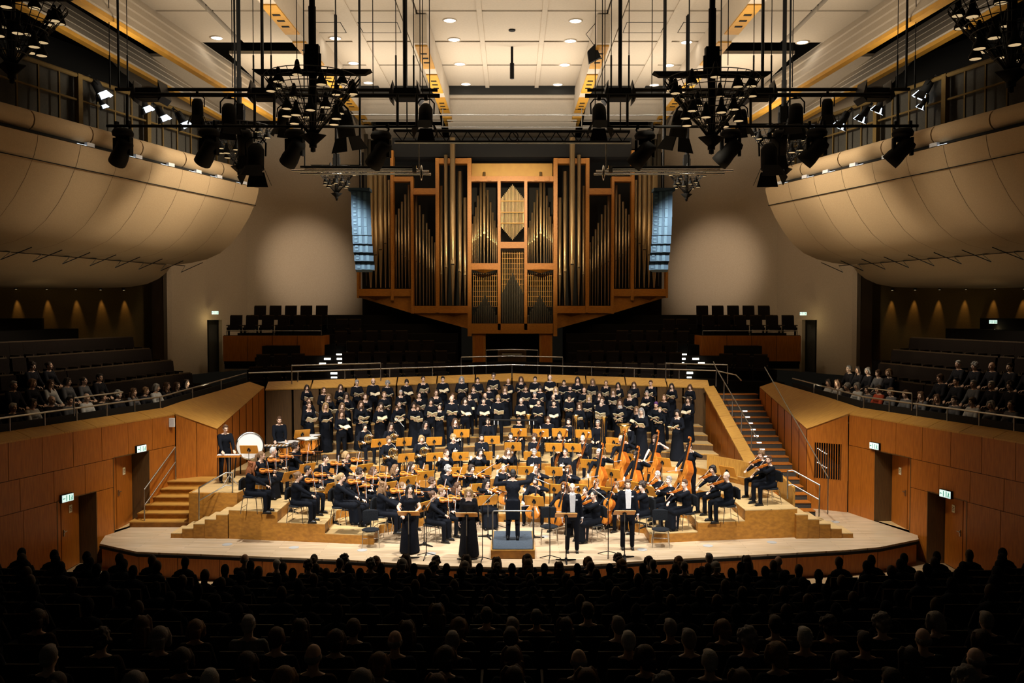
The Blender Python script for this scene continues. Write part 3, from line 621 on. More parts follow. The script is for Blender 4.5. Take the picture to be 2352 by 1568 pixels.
for s in (-1, 1):
    b = MB(); TN = 15
    for i in range(TN):
        t0 = -.9+1.9*i/TN; t1 = -.9+1.9*(i+1)/TN; e = .0007
        end = sweep(b, PROF, s, t0+e, t1-e, 2, 'belly')
    sweep(b, [(o+.03, z+.03) for o, z in PROF], s, -.9, 1.0, 8, 'seam')
    b.add(end+[(end[-1][0], end[-1][1], 10.72)], [tuple(range(len(end)+1))], 'belly')
    sweep(b, [(3.3, 7.9), (3.3, 7.97)], s, -.9, 1.0, 6, 'groove')
    b.build('balcony_front_%s' % SIDE[s], label='big convex fabric-covered upper balcony front on the %s' % SIDE[s], cat='balcony front', kind='structure', fix=False)
    b = MB(); end = sweep(b, PROF2, s, -.6, .99, 24, 'belly')
    b.add(end+[(end[-1][0], end[-1][1], 7.9)], [tuple(range(len(end)+1))], 'belly')
    b.build('balcony_soffit_%s' % SIDE[s], label='rounded lower soffit under the %s upper balcony' % SIDE[s], cat='soffit', kind='structure', fix=False)
    b = MB()
    for i in range(9):
        t0 = -.6+1.6*i/9+.002; t1 = -.6+1.6*(i+1)/9-.002
        b.tube([bal_pt(s, t0+(t1-t0)*j/4, .32, 11.12) for j in range(5)], [.28]*5, 'belly', n=14)
    b.sph(bal_pt(s, 1.0, .32, 11.1), (.3, .3, .3), 'belly', n=14)
    b.build('balcony_roll_%s' % SIDE[s], label='padded cylindrical roll along the top of the %s upper balcony' % SIDE[s], cat='padding', kind='structure')
    b = MB(); sweep(b, [(.0, 10.74), (.22, 10.74), (.22, 10.95)], s, -.6, .93, 6, 'dark'); b.build('light_trough', label='dark slot under the padded roll of the %s upper balcony' % SIDE[s], cat='slot')
    for i, t in enumerate((.28, .45, .58, .7, .8, .93)):
        p = bal_pt(s, t, .1, 10.8); c = MB(); c.box(p, (.1, .28, .13), 'white', rz=s*.3); c.box(p+Vector((s*.06, -.2, -.04)), (.03, .5, .03), 'coolglow', rz=s*.3)
        c.build('slot_light', label='white lamp box in the %s balcony slot, %s from the front' % (SIDE[s], ordn(i)), cat='lamp', group='lamps in the upper balcony slots')
    # fixing cord and brackets along the belly
    b = MB(); b.tube([bal_pt(s, t/10, .13, 10.08) for t in range(-5, 11)], .015, 'black', n=5)
    b.build('cable', label='thin black cable fixed along the %s upper balcony front' % SIDE[s], cat='cable')
    for i, t in enumerate([.33+.1*j for j in range(8)]):
        p = bal_pt(s, t, 3.3, 7.86); c = MB(); c.cyl(p, p+Vector((-s*.1, -.7, -.28)), .012, 'steel', n=5); c.cyl(p+Vector((-s*.1, -.7, -.28)), p+Vector((-s*.75, -.2, .12)), .014, 'black', n=5)
        c.cyl(p, p+Vector((s*.5, -.05, .05)), .02, 'steel', n=6)
        c.build('reading_lamp', label='thin angled wire lamp under the %s balcony, %s from the front' % (SIDE[s], ordn(i)), cat='lamp', group='wire lamps under the upper balconies')
    # guard structure of the upper balcony
    t = empty('balcony_guard', bal_pt(s, 0, .8, 11.1), 'steel framed guard with black netting on the %s upper balcony' % SIDE[s], 'guard')
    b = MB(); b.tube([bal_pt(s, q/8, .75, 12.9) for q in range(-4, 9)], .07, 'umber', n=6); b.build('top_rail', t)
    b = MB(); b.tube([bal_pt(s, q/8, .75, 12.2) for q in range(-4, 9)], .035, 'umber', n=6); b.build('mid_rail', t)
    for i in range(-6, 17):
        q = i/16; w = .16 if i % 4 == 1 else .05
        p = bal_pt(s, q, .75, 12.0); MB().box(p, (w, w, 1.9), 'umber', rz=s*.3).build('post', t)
    b = MB(); sweep(b, [(.95, 11.1), (.95, 12.9)], s, -.5, 1.0, 8, 'concrete'); sweep(b, [(.6, 11.1), (5, 11.0)], s, -.5, 1.0, 4, 'dark'); b.build('netting', t)
    b = MB(); sweep(b, [(6, 10.9), (6.3, 16)], s, -.6, 1.1, 6, 'dark'); b.build('wall_%s' % SIDE[s], label='unlit wall behind the %s upper balcony' % SIDE[s], cat='wall', kind='structure')

# ------------------------------------------------------------------ ceiling
ZC = 16.0
def cz(px_slope, z=ZC): return px_slope*(z-6)
b = MB(); rowsY = [19.0, 22.5, 25.8, 29.15, 32.4, 35.45, 38.7]
colsC = [(-.085, .085), (.105, .325)]
xs = [(-1.0, 1.0), (1.17, 3.15), (3.75, 5.5), (5.7, 7.5)]
xs = [(-s*0+a, c) for s in (1,) for a, c in xs]
def ctile(x0, x1, y0, y1, z, k='ceil'): b.box(((x0+x1)/2, (y0+y1)/2, z+.1), (x1-x0, y1-y0, .2), k)
for i in range(len(rowsY)-1):
    y0, y1 = rowsY[i]+.04, rowsY[i+1]-.12
    for (x0, x1) in xs:
        for s in ((1,) if x0 < 0 else (1, -1)):
            if x0 > 3.4 and y0 > 38.9: continue
            a, c = sorted((s*x0, s*x1)); ctile(a, c, y0, y1, ZC)
            if i % 2 == 1 or i == 3: 
                pass
b.box((0, 29, ZC+.5), (15.5, 20, .1), 'ceilgap')
for x in (1.085, 3.45, 5.6): 
    for s in (1, -1): b.box((s*x, 29.0, ZC+.03), (.17 if x < 3 else .5, 19.6, .14), 'ceil')
for (x0, x1, yy) in ((1.4, 2.9, 24.2), (3.95, 5.3, 24.2), (3.95, 5.3, 30.8), (5.9, 7.3, 30.8)):
    for s in (1, -1):
        for dy in (-.55, .55): b.box((s*(x0+x1)/2, yy+dy, ZC-.004), (x1-x0, .02, .012), 'ceilgap')
        for xx in (x0, x1): b.box((s*xx, yy, ZC-.004), (.02, 1.1, .012), 'ceilgap')
b.build('ceiling', label='beige suspended ceiling of square panels over the stage', cat='ceiling', kind='structure')
# outer bays of the main ceiling
b = MB()
for s in (1, -1):
    for i in range(4):
        y0, y1 = [18.5, 22.5, 25.8, 29.15, 32.6][i]+.04, [18.5, 22.5, 25.8, 29.15, 32.6][i+1]-.12
        for (x0, x1) in ((7.95, 9.9), (10.1, 12.0)):
            a, c = sorted((s*x0, s*x1)); ctile(a, c, y0, y1, ZC)
    b.box((s*10.1, 25.5, ZC+.5), (5.2, 15, .1), 'ceilgap'); b.box((s*10, 33.3, ZC+1.0), (5.0, 1.8, .1), 'ceilgap')
b.build('ceiling', label='outer bays of the beige panelled ceiling left and right', cat='ceiling', kind='structure')
# rear reflector panels hung in steps
def reflector(x0, x1, y0, z0, y1, z1, label):
    c = MB(); c.hexa([(x0, y0, z0), (x1, y0, z0), (x1, y1, z1), (x0, y1, z1), (x0, y0, z0+.12), (x1, y0, z0+.12), (x1, y1, z1+.12), (x0, y1, z1+.12)], 'ceil')
    c.build('ceiling_reflector', label=label, cat='ceiling panel', kind='structure')
reflector(-3.0, 3.0, 39.0, 15.65, 40.6, 14.9, 'pale ceiling reflector in the centre bay, first behind the main ceiling')
reflector(-3.0, 3.0, 41.0, 14.9, 42.8, 14.1, 'pale ceiling reflector in the centre bay, furthest back above the organ')
for s in (1, -1):
    a, c = sorted((s*3.35, s*7.0)); reflector(a, c, 39.0, 15.6, 41.2, 15.0, 'pale ceiling reflector right beside the centre bay on the %s' % SIDE[s])
    reflector(a, c, 41.6, 14.8, 43.2, 14.1, 'far pale ceiling reflector beside the centre bay on the %s' % SIDE[s])
    a, c = sorted((s*7.6, s*10.9)); reflector(a, c, 33.9, 16.0, 38.2, 15.9, 'broad curved ceiling reflector in the outer bay on the %s' % SIDE[s])
    a, c = sorted((s*7.6, s*11.6)); reflector(a, c, 38.6, 15.9, 43.0, 15.2, 'ribbed far ceiling reflector in the outer bay on the %s' % SIDE[s])
    a, c = sorted((s*11.8, s*15.6)); reflector(a, c, 33.9, 15.9, 38.5, 14.9, 'outermost ceiling reflector beyond the %s girder' % SIDE[s])
b = MB(); b.box((0, 38.9, ZC+.8), (31, .1, 2.2), 'ceilgap'); b.box((0, 43.6, 13.9), (31, .1, 8), 'dark'); b.box((0, 41.5, ZC+.3), (31, 5, .1), 'ceilgap')
b.box((0, 30, ZC+1.6), (46, 32, .1), 'dark')
b.build('ceiling_void', label='black void behind and between the ceiling panels', cat='ceiling void', kind='structure')
# longitudinal girders with yellow undersides
def girder(x0, x1, y0, y1, z, w, h, label, side, kinks=True, tail=None):
    t = empty('roof_girder', (x0, y0, z), label, 'girder')
    c = MB(); c.hexa([(x0-w/2, y0, z), (x0+w/2, y0, z), (x1+w/2, y1, z), (x1-w/2, y1, z), (x0-w/2, y0, z+h), (x0+w/2, y0, z+h), (x1+w/2, y1, z+h), (x1-w/2, y1, z+h)], 'ceil'); c.build('girder_web', t)
    n = max(2, int((y1-y0)/3.2))
    for i in range(n):
        a, e = (i+.06)/n, (i+.82)/n; xa, xe = x0+(x1-x0)*a, x0+(x1-x0)*e; ya, ye = y0+(y1-y0)*a, y0+(y1-y0)*e
        c = MB(); c.hexa([(xa-w/2, ya, z-.05), (xa+w/2, ya, z-.05), (xe+w/2, ye, z-.05), (xe-w/2, ye, z-.05), (xa-w/2, ya, z), (xa+w/2, ya, z), (xe+w/2, ye, z), (xe-w/2, ye, z)], 'yellow')
        for q in range(3): c.box(((xa+xe)/2, ya+(ye-ya)*(.3+.2*q), z-.055), (w*.5, .12, .02), 'black')
        c.build('yellow_flange', t)
for s in (1, -1):
    girder(s*3.05, s*2.95, 29.3, 43.4, 15.0, .42, .95, 'central roof girder with yellow underside %s of the organ axis' % SIDE[s], s)
    girder(s*7.25, s*6.95, 18.6, 43.4, 15.1, .46, .9, 'second roof girder with yellow underside on the %s' % SIDE[s], s)
    # broad ribbed white girders
    for (x0, x1, nm, ls) in ((12.0, 9.75, 'third', .25), (13.6, 12.0, 'outermost', .4)):
        t = empty('roof_girder', (s*x0, 17, 14.6), '%s sloping white ribbed roof girder with yellow lower edge, %s' % (nm, SIDE[s]), 'girder')
        c = MB(); y0, y1 = 16.5, 40.5
        for j in range(4):
            o0, o1 = ls*j, ls*(j+1); z0, z1 = 14.3+.42*j, 14.3+.42*(j+1)
            c.hexa([(s*(x0+o0), y0, z0), (s*(x0+o1+.03), y0, z1), (s*(x1+o1+.03), y1, z1), (s*(x1+o0), y1, z0), (s*(x0+o0), y0, z0+.1), (s*(x0+o1+.03), y0, z1+.1), (s*(x1+o1+.03), y1, z1+.1), (s*(x1+o0), y1, z0+.1)], 'ceil')
            c.hexa([(s*(x0+o1-.02), y0, z1-.04), (s*(x0+o1+.05), y0, z1-.04), (s*(x1+o1+.05), y1, z1-.04), (s*(x1+o1-.02), y1, z1-.04), (s*(x0+o1-.02), y0, z1+.05), (s*(x0+o1+.05), y0, z1+.05), (s*(x1+o1+.05), y1, z1+.05), (s*(x1+o1-.02), y1, z1+.05)], 'ceil')
        c.build('ribbed_side', t)
        c = MB(); c.hexa([(s*(x0-.02), y0, 14.2), (s*(x0+.22), y0, 14.2), (s*(x1+.22), y1, 14.2), (s*(x1-.02), y1, 14.2), (s*(x0-.02), y0, 14.32), (s*(x0+.22), y0, 14.5), (s*(x1+.22), y1, 14.5), (s*(x1-.02), y1, 14.32)], 'yellow'); c.build('yellow_flange', t)
# recessed ceiling lights
CL = [(498, 87), (770, 88), (1033, 47), (1043, 91), (1056, 147), (1070, 193), (812, 145), (846, 190), (1322, 48), (1310, 94), (1297, 149), (1281, 194), (1577, 97), (1843, 97), (1536, 150), (1503, 195)]
for i, (px, py) in enumerate(CL):
    p = onz(px, py, ZC-.01)
    t = empty('ceiling_light', (p.x, p.y, ZC), 'round recessed ceiling downlight, %s from the left, %s one from the front' % (ordn(i), ('near' if py < 100 else 'far')), 'ceiling light', 'recessed ceiling downlights')
    c = MB(); c.lathe([(.20, -.03), (.24, -.03), (.25, 0)], 'ceil', mx=Matrix.Translation((p.x, p.y, ZC))); c.build('trim_ring', t)
    c = MB(); c.cyl((p.x, p.y, ZC-.012), (p.x, p.y, ZC-.004), .2, 'lamp', n=20); c.build('diffuser', t)
pos_sorted = sorted(range(len(CL)), key=lambda i: CL[i][0])
cls = [o for o in COL.objects if o.name.startswith('ceiling_light')]
for rank, i in enumerate(pos_sorted): cls[i]['label'] = 'round glowing recessed ceiling downlight, %s from the left' % ordn(rank)

# ------------------------------------------------------------------ organ
YO = 40.0
def ox(px): return (px-1176)/2000*YO*1.0
def oz(py): return at(1176, py, YO).z
org = empty('pipe_organ', (0, YO, oz(760)), 'large oak cased pipe organ mounted on the rear wall', 'pipe organ')
case = MB(); lt = MB()
def beam(px0, px1, py0, py1, k='organ', d=.5, y=YO, b=None):
    (b or case).box(((ox(px0)+ox(px1))/2, y+d/2, (oz(py0)+oz(py1))/2), (abs(ox(px1)-ox(px0)), d, abs(oz(py0)-oz(py1))), k)
for m in (1, -1):
    X = lambda px: 1177+(px-1177)*m
    for (a, c, t, bt) in ((898, 905, 345, 690), (820, 825, 540, 684), (944, 950, 405, 720), (1001, 1009, 363, 718), (1074, 1083, 363, 772), (1143, 1150, 405, 758)):
        beam(X(a), X(c), t, bt)
    for (a, c, t, bt) in ((1009, 1074, 363, 375), (905, 944, 405, 416), (950, 1001, 432, 446), (825, 898, 663, 680), (905, 944, 663, 680), (950, 1001, 702, 719), (1009, 1074, 702, 719), (1083, 1143, 604, 619)):
        beam(X(a), X(c), t, bt, y=YO+.05)
    beam(X(1083), X(1150), 404, 416, y=YO+.05)
    # sloping soffit under the case
    V = [(ox(X(822)), oz(682)), (ox(X(948)), oz(720)), (ox(X(1083)), oz(757)), (ox(X(1083)), oz(719)), (ox(X(948)), oz(719)), (ox(X(948)), oz(680)), (ox(X(822)), oz(680))]
    case.add([(x, YO+.15, z) for x, z in V]+[(x, YO+1.6, z-.0) for x, z in V], [(0, 1, 5, 6), (1, 2, 3, 4), (7, 8, 1, 0), (8, 9, 2, 1), (0, 6, 13, 7)], 'organ')
    # small pointed brackets
    for (a, mid, c, y0, y1) in ((1083, 1112, 1143, 619, 627), (1009, 1042, 1074, 719, 727), (840, 862, 896, 680, 690)):
        case.add([(ox(X(a)), YO, oz(y0)), (ox(X(mid)), YO-.25, oz(y0)), (ox(X(c)), YO, oz(y0)), (ox(X(mid)), YO, oz(y1))], [(0, 1, 3), (1, 2, 3), (0, 2, 1)], 'organ')
    beam(X(1085), X(1115), 766, 840, y=YO+.1); beam(X(1090), X(1110), 770, 835, 'wood', .06, YO+.06)
beam(1150, 1204, 404, 416); beam(1150, 1204, 555, 570); beam(1083, 1270, 743, 758); beam(1083, 1270, 758, 766, d=.7)
case.build('case_frame', org)
b = MB(); b.box((0, YO+.6, oz(387)), (ox(1270)-ox(1083), .1, oz(371)-oz(404)), 'organlt')
for px in (1098, 1124, 1232, 1256): b.box((ox(px), YO+.0, oz(410)), (.2, .06, .2), 'organ')
b.build('top_panel', org, label='honey coloured flat panel above the centre pipes')
b = MB(); b.box((0, YO+1.7, oz(540)), (14.3, .1, oz(330)-oz(740)), 'dark'); b.box((0, YO+1.2, oz(335)), (ox(1455)-ox(905), 1.8, oz(322)-oz(366)), 'dark'); b.build('back_panel', org)
b = MB(); b.box((0, YO+1.0, oz(805)), (2.6, .1, 1.9), 'dark'); b.build('console_niche', org)
b = MB(); b.box((0, YO-.1, oz(822)), (1.3, .5, .7), 'wooddk'); b.box((0, YO-.3, oz(805)), (1.1, .3, .06), 'wooddk')
for i in range(2): b.box((0, YO-.4+.12*i, oz(812-4*i)), (.9, .12, .03), 'paper')
b.build('console', org, label='dark organ console between the pedestal columns')
pipes = []
def pipe(px, top, mouth, bot, r, yo=.35, k='pipe', X=lambda v: v):
    c = MB(); x = ox(X(px)); y = YO+yo; zt, zm, zb = oz(top), oz(mouth), oz(bot)
    c.lathe([(r*.75, zt-.25), (r, zt), (r, zm+r*1.6)], k, n=14, mx=Matrix.Translation((x, y, 0)))
    c.box((x, y-r*.62, zm+r*.9), (r*1.25, r*.6, r*1.6), k); c.box((x, y-r*.9, zm+r*.1), (r*1.2, r*.3, r*.3), 'dark')
    c.lathe([(r, zm), (r*.92, zm-r*.6), (r*.22, zb)], k, n=14, mx=Matrix.Translation((x, y, 0)))
    c.lathe([(r, zm), (r, zm+r*1.7)], k, n=14, mx=Matrix.Translation((x, y+.0, 0)))
    pipes.append((abs(zt-zb)*r, c))
for m in (1, -1):
    X = lambda px, m=m: 1177+(px-1177)*m
    for (px, t, mo, r) in ((862, 392, 585, .1), (873, 398, 573, .12), (884, 398, 558, .085), (893, 411, 548, .07), (850, 385, 590, .15)): pipe(px, t, mo, 660, r, .3, X=X)
    for (px, t, mo, r) in ((836, 300, 560, .10), (845, 312, 550, .08), (858, 290, 560, .13)): pipe(px, t, mo, 655, r, .8, 'pipedk', X=X)
    for i, (px, t) in enumerate(((908, 491), (915, 477), (922, 461), (930, 444), (938, 422))): pipe(px, t, 568+7.5*i, 661, .045+.004*i, X=X)
    for i, (px, t) in enumerate(((955, 444), (963, 469), (971, 490), (979, 510), (985, 525), (991.5, 541), (997.5, 555))): pipe(px, t, 600+5*i, 701, .055-.004*i, X=X)
    for (px, t, mo, r, yo) in ((1013, 424, 630, .06, .35), (1025, 356, 615, .085, -.02), (1041, 318, 608, .125, -.16), (1056, 392, 624, .09, .2), (1067.5, 452, 632, .075, .3)): pipe(px, t, mo, 701, r, yo, X=X)
    for (px, t, mo, r) in ((1084.8, 512, 556, .028), (1088.6, 495, 553, .03), (1092.6, 474, 550, .034), (1097.6, 447, 546, .038), (1104, 414, 542, .048), (1111.8, 392, 536, .065), (1120, 434, 545, .052), (1126.6, 462, 551, .044), (1131.8, 486, 555, .038), (1136.4, 505, 558, .032), (1140.3, 521, 561, .028)): pipe(px, t, mo, 603, r, X=X)
pipes.sort(key=lambda q: -q[0])
for a, c in pipes: c.build('pipe', org)
# centre diamond of small bright pipes
b = MB()
for i in range(19):
    u = (i-9)/9; px = 1177+u*25.5; t = 421+abs(u)*32; bt = 550-abs(u)*30
    r = .019; x = ox(px); b.cyl((x, YO+.3, oz(t)), (x, YO+.3, oz(bt)), r, 'pipe', n=8)
for py in (460, 486, 511): b.box((0, YO+.24, oz(py)), (ox(1204)-ox(1150), .05, .045), 'organlt')
b.build('centre_pipe_fan', org, label='diamond shaped fan of small bright pipes'); org.children[-1]['kind'] = 'stuff'
b = MB()
for (x0, x1, y0, y1) in ((1085, 1142, 624, 742), (1152, 1203, 572, 742), (1212, 1269, 624, 742)):
    n = 13
    for i in range(n):
        px = x0+(x1-x0)*(i+.5)/n; b.box((ox(px), YO+.45, (oz(y0)+oz(y1-40))/2), (.022, .02, oz(y0)-oz(y1-40)), 'organlt')
        u = abs(i-6)/6; b.cyl((ox(px), YO+.3, oz(y0+58+u*45)), (ox(px), YO+.3, oz(y1)), .034, 'pipedk', n=8); b.cyl((ox(px), YO+.3, oz(y0+54+u*45)), (ox(px), YO+.3, oz(y0+58+u*45)), .05, 'pipedk', r2=.05, n=8)
    for j in range(7): b.box((ox((x0+x1)/2), YO+.47, oz(y0+8+j*12)), (ox(x1)-ox(x0), .015, .02), 'organ')
b.build('tracker_rods', org, label='thin wooden rods and dark reed pipes low in the case'); org.children[-1]['kind'] = 'stuff'
# ------------------------------------------------------------------ stage rig
def mir(px, m): return 1177+(px-1177)*m
def bar(pa, pb, r, label, k='black', cat='pipe', extra=()):
    t = empty('rigging_bar', pa, label, 'rigging bar')
    MB().cyl(pa, pb, r, k, n=8).build('bar', t)
    for a, c, rr in extra: MB().cyl(a, c, rr, k, n=6).build('hanger', t)
    return t
def ztop(p, z=16.2): return Vector((p.x, p.y, z))
for m in (-1, 1):
    sd = SIDE[1 if m < 0 else -1] if False else ('left' if m == 1 else 'right')
    X = lambda px: mir(px, m)
    a, c = at(X(245), 289, 23.0), at(X(845), 291, 23.0)
    ex = [(at(X(p), 290, 23.0), at(X(p), 218, 23.3), .035) for p in (292, 585, 630, 913, 957)]
    bar(a, c, .04, 'long black lower lighting bar on the %s' % sd, extra=ex)
    c = at(X(960), 291, 23.0); bar(at(X(845), 291, 23), c, .035, 'short black inner extension of the lower bar on the %s' % sd)
    ex = []
    for px, r in ((273, .035), (603, .045), (930, .055)):
        p = at(X(px), 205, 24.8); ex.append((p, ztop(p), r))
        for d in (-.25, .25): q = p+Vector((d, 0, 0)); ex.append((q, ztop(q), .012)); ex.append((q+Vector((0, 0, .05)), q+Vector((0, 0, .95)), .025))
    bar(at(X(265), 205, 24.8), at(X(1005), 207, 24.8), .05, 'long upper black lighting bar on the %s, rear tube' % sd, extra=ex)
    bar(at(X(310), 217, 24.2), at(X(1010), 220, 24.2), .06, 'long upper black lighting bar on the %s, front tube' % sd)
    for px, y0, r in ((541, 330, .03), (827, 330, .035)):
        p = at(X(px), y0, 26.5); t = bar(p, ztop(p), r, 'thin vertical hanging rod, %s, at the %s chandelier' % (sd, 'outer' if px < 700 else 'inner'), 'black')
    # winch cradles on the upper bar
    for j, px in enumerate((345, 610, 932)):
        t = empty('winch_cradle', at(X(px), 215, 24.5), 'black hoist cradle on the %s upper bar, %s from outside' % (sd, ORD[j]), 'hoist', 'hoist cradles on the upper bars')
        p = at(X(px), 218, 24.5); MB().box(p, (.62, .5, .28), 'black').build('housing', t)
        for q in (-1, 1):
            cc = MB(); cc.add([tuple(p+Vector((q*.33, -.3, .35))), tuple(p+Vector((q*.45, -.3, -.1))), tuple(p+Vector((q*.33, -.3, -.25))), tuple(p+Vector((q*.36, .3, .35))), tuple(p+Vector((q*.48, .3, -.1))), tuple(p+Vector((q*.36, .3, -.25)))], [(0, 1, 2), (3, 5, 4), (0, 3, 4, 1), (1, 4, 5, 2), (2, 5, 3, 0)], 'mesh'); cc.build('side_plate', t)
    # silver microphone bars
    Y = 26.5; t = empty('microphone_bar', at(X(830), 390, Y), 'cluster of silver tubes hanging low on the %s of the organ' % sd, 'bar')
    for j, (xa, xb, y0, k) in enumerate(((690, 955, 383, 'black'), (670, 985, 392, 'chrome'), (690, 990, 399, 'chrome'), (700, 960, 388, 'chrome'))):
        MB().cyl(at(X(xa), y0, Y), at(X(xb), y0+1, Y), .035, k, n=8).build('tube', t)
    MB().cyl(at(X(962), 390, Y), at(X(962), 322, Y), .02, 'chrome', n=6).build('hanger', t)
    for px in (773, 700): MB().cyl(at(X(px), 385, Y), ztop(at(X(px), 385, Y)), .02, 'black', n=6).build('hanger', t)
    cc = MB(); cc.sph(at(X(968), 397, Y), (.05, .1, .24), 'chrome'); cc.build('disc', t)
    cc = MB(); cc.box(at(X(952), 388, Y), (.12, .12, .2), 'chrome'); cc.build('clamp', t)
# moving lights
def moving():
    p = Proto('moving_light')
    b = MB()
    for q in (-1, 1): b.tube([(q*.2, 0, .12), (q*.24, 0, 0), (q*.2, 0, -.08)], .03, 'black', n=6); b.box((q*.2, 0, .1), (.07, .12, .14), 'black')
    p.kid('clamp', b)
    b = MB(); b.lathe([(.0, -.04), (.24, -.06), (.3, -.16), (.28, -.25), (.14, -.3), (0, -.3)], 'black', n=16); p.kid('base', b)
    b = MB(); b.box((0, 0, -.34), (.34, .2, .14), 'black')
    for q in (-1, 1): b.box((q*.24, .0, -.55), (.08, .16, .5), 'black')
    p.kid('yoke', b)
    b = MB(); T = Matrix.Translation((0, 0, -.62)) @ Matrix.Rotation(.75, 4, 'Y') @ Matrix.Rotation(.3, 4, 'X')
    b.lathe([(.0, .32), (.17, .32), (.22, .22), (.22, -.1), (.25, -.3), (.25, -.5), (.0, -.48)], 'black', n=16, mx=T); p.kid('lamp_head', b)
    return p
MOV = moving()
for i, (px, py) in enumerate(((282, 292), (480, 292), (677, 294), (875, 298))):
    for m in (1, -1):
        q = at(mir(px, m)+(2 if m < 0 else 0), py, 23.0)
        inst(MOV, Matrix.Translation(q) @ Matrix.Rotation(-.25 if m > 0 else -.15, 4, 'Z') @ Matrix.Scale(.92, 4), 'black moving head light under the lower %s bar, %s from outside' % ('left' if m > 0 else 'right', ORD[i]), 'stage light', 'moving head lights')
def par(lit=False):
    p = Proto('stage_spotlight')
    b = MB(); b.tube([(-.2, 0, -.42), (-.21, 0, -.15), (-.12, 0, -.04), (.12, 0, -.04), (.21, 0, -.15), (.2, 0, -.42)], .02, 'black', n=6); b.box((0, 0, 0), (.08, .1, .12), 'black'); p.kid('yoke', b)
    T = Matrix.Translation((0, 0, -.42)) @ Matrix.Rotation(-.25, 4, 'X')
    b = MB(); b.lathe([(0, .24), (.12, .24), (.17, .14), (.18, -.28), (0, -.28)], 'black', n=14, mx=T); p.kid('housing', b)
    for j in range(4):
        b = MB(); TT = T @ Matrix.Rotation(j*PI/2, 4, 'Z')
        b.add([(-.15, .18, -.28), (.15, .18, -.28), (.22, .3, -.56), (-.22, .3, -.56), (-.15, .19, -.28), (.15, .19, -.28), (.22, .31, -.56), (-.22, .31, -.56)], [(0, 1, 2, 3), (7, 6, 5, 4), (0, 4, 5, 1), (2, 6, 7, 3), (1, 5, 6, 2), (0, 3, 7, 4)], 'coolglow' if lit and j in (0, 3) else 'black', mx=TT); p.kid('barn_door', b)  # emission on two doors stands in for lamp light falling on them
    if lit:
        b = MB(); b.lathe([(.0, -.27), (.15, -.285), (.16, -.29)], 'coolglow', n=14, mx=T); p.kid('lens', b)
    return p
PAR = par(); PARL = par(True)
for i, (px, py, s, rz, rx) in enumerate(((453, 214, .85, .3, .3), (527, 222, 1.1, .5, .2), (587, 312, 1.3, .1, 0), (775, 236, 1.35, -.6, .5), (978, 224, 1.1, 0, -.1), (560, 290, 1.2, .2, .9), (655, 240, .9, .5, .6))):
    for m in (1, -1):
        q = at(mir(px, m), py, 23.8)
        inst(PAR, Matrix.Translation(q) @ Matrix.Rotation(rz*m, 4, 'Z') @ Matrix.Rotation(rx, 4, 'X') @ Matrix.Scale(s, 4), 'black barn door spotlight on the %s rig, %s' % ('left' if m > 0 else 'right', ('outermost small one', 'second from outside with round back', 'large one below the lower bar', 'big one tilted behind the chandelier', 'upright one nearest the organ axis', 'wide one crossing the lower bar', 'square one left of the chandelier shaft')[i] if m > 0 else ('outermost small one', 'second from outside with round back', 'large one below the lower bar', 'big one tilted behind the chandelier', 'upright one nearest the organ axis', 'wide one crossing the lower bar', 'square one beside the chandelier shaft')[i]), 'stage light', 'barn door spotlights')
for i, (px, py, sc) in enumerate(((205, 176, .75), (312, 216, .62), (352, 238, .6), (398, 250, .66), (448, 264, .62), (222, 222, .4))):
    for m in (1, -1):
        q = at(mir(px, m), py, 26.0)
        inst(PARL, Matrix.Translation(q) @ Matrix.Rotation(-.9*m, 4, 'Z') @ Matrix.Rotation(.75, 4, 'X') @ Matrix.Scale(sc, 4), 'lit spotlight with glowing barn doors near the %s balcony, %s from outside' % ('left' if m > 0 else 'right', ORD[i]), 'stage light', 'lit side spotlights')
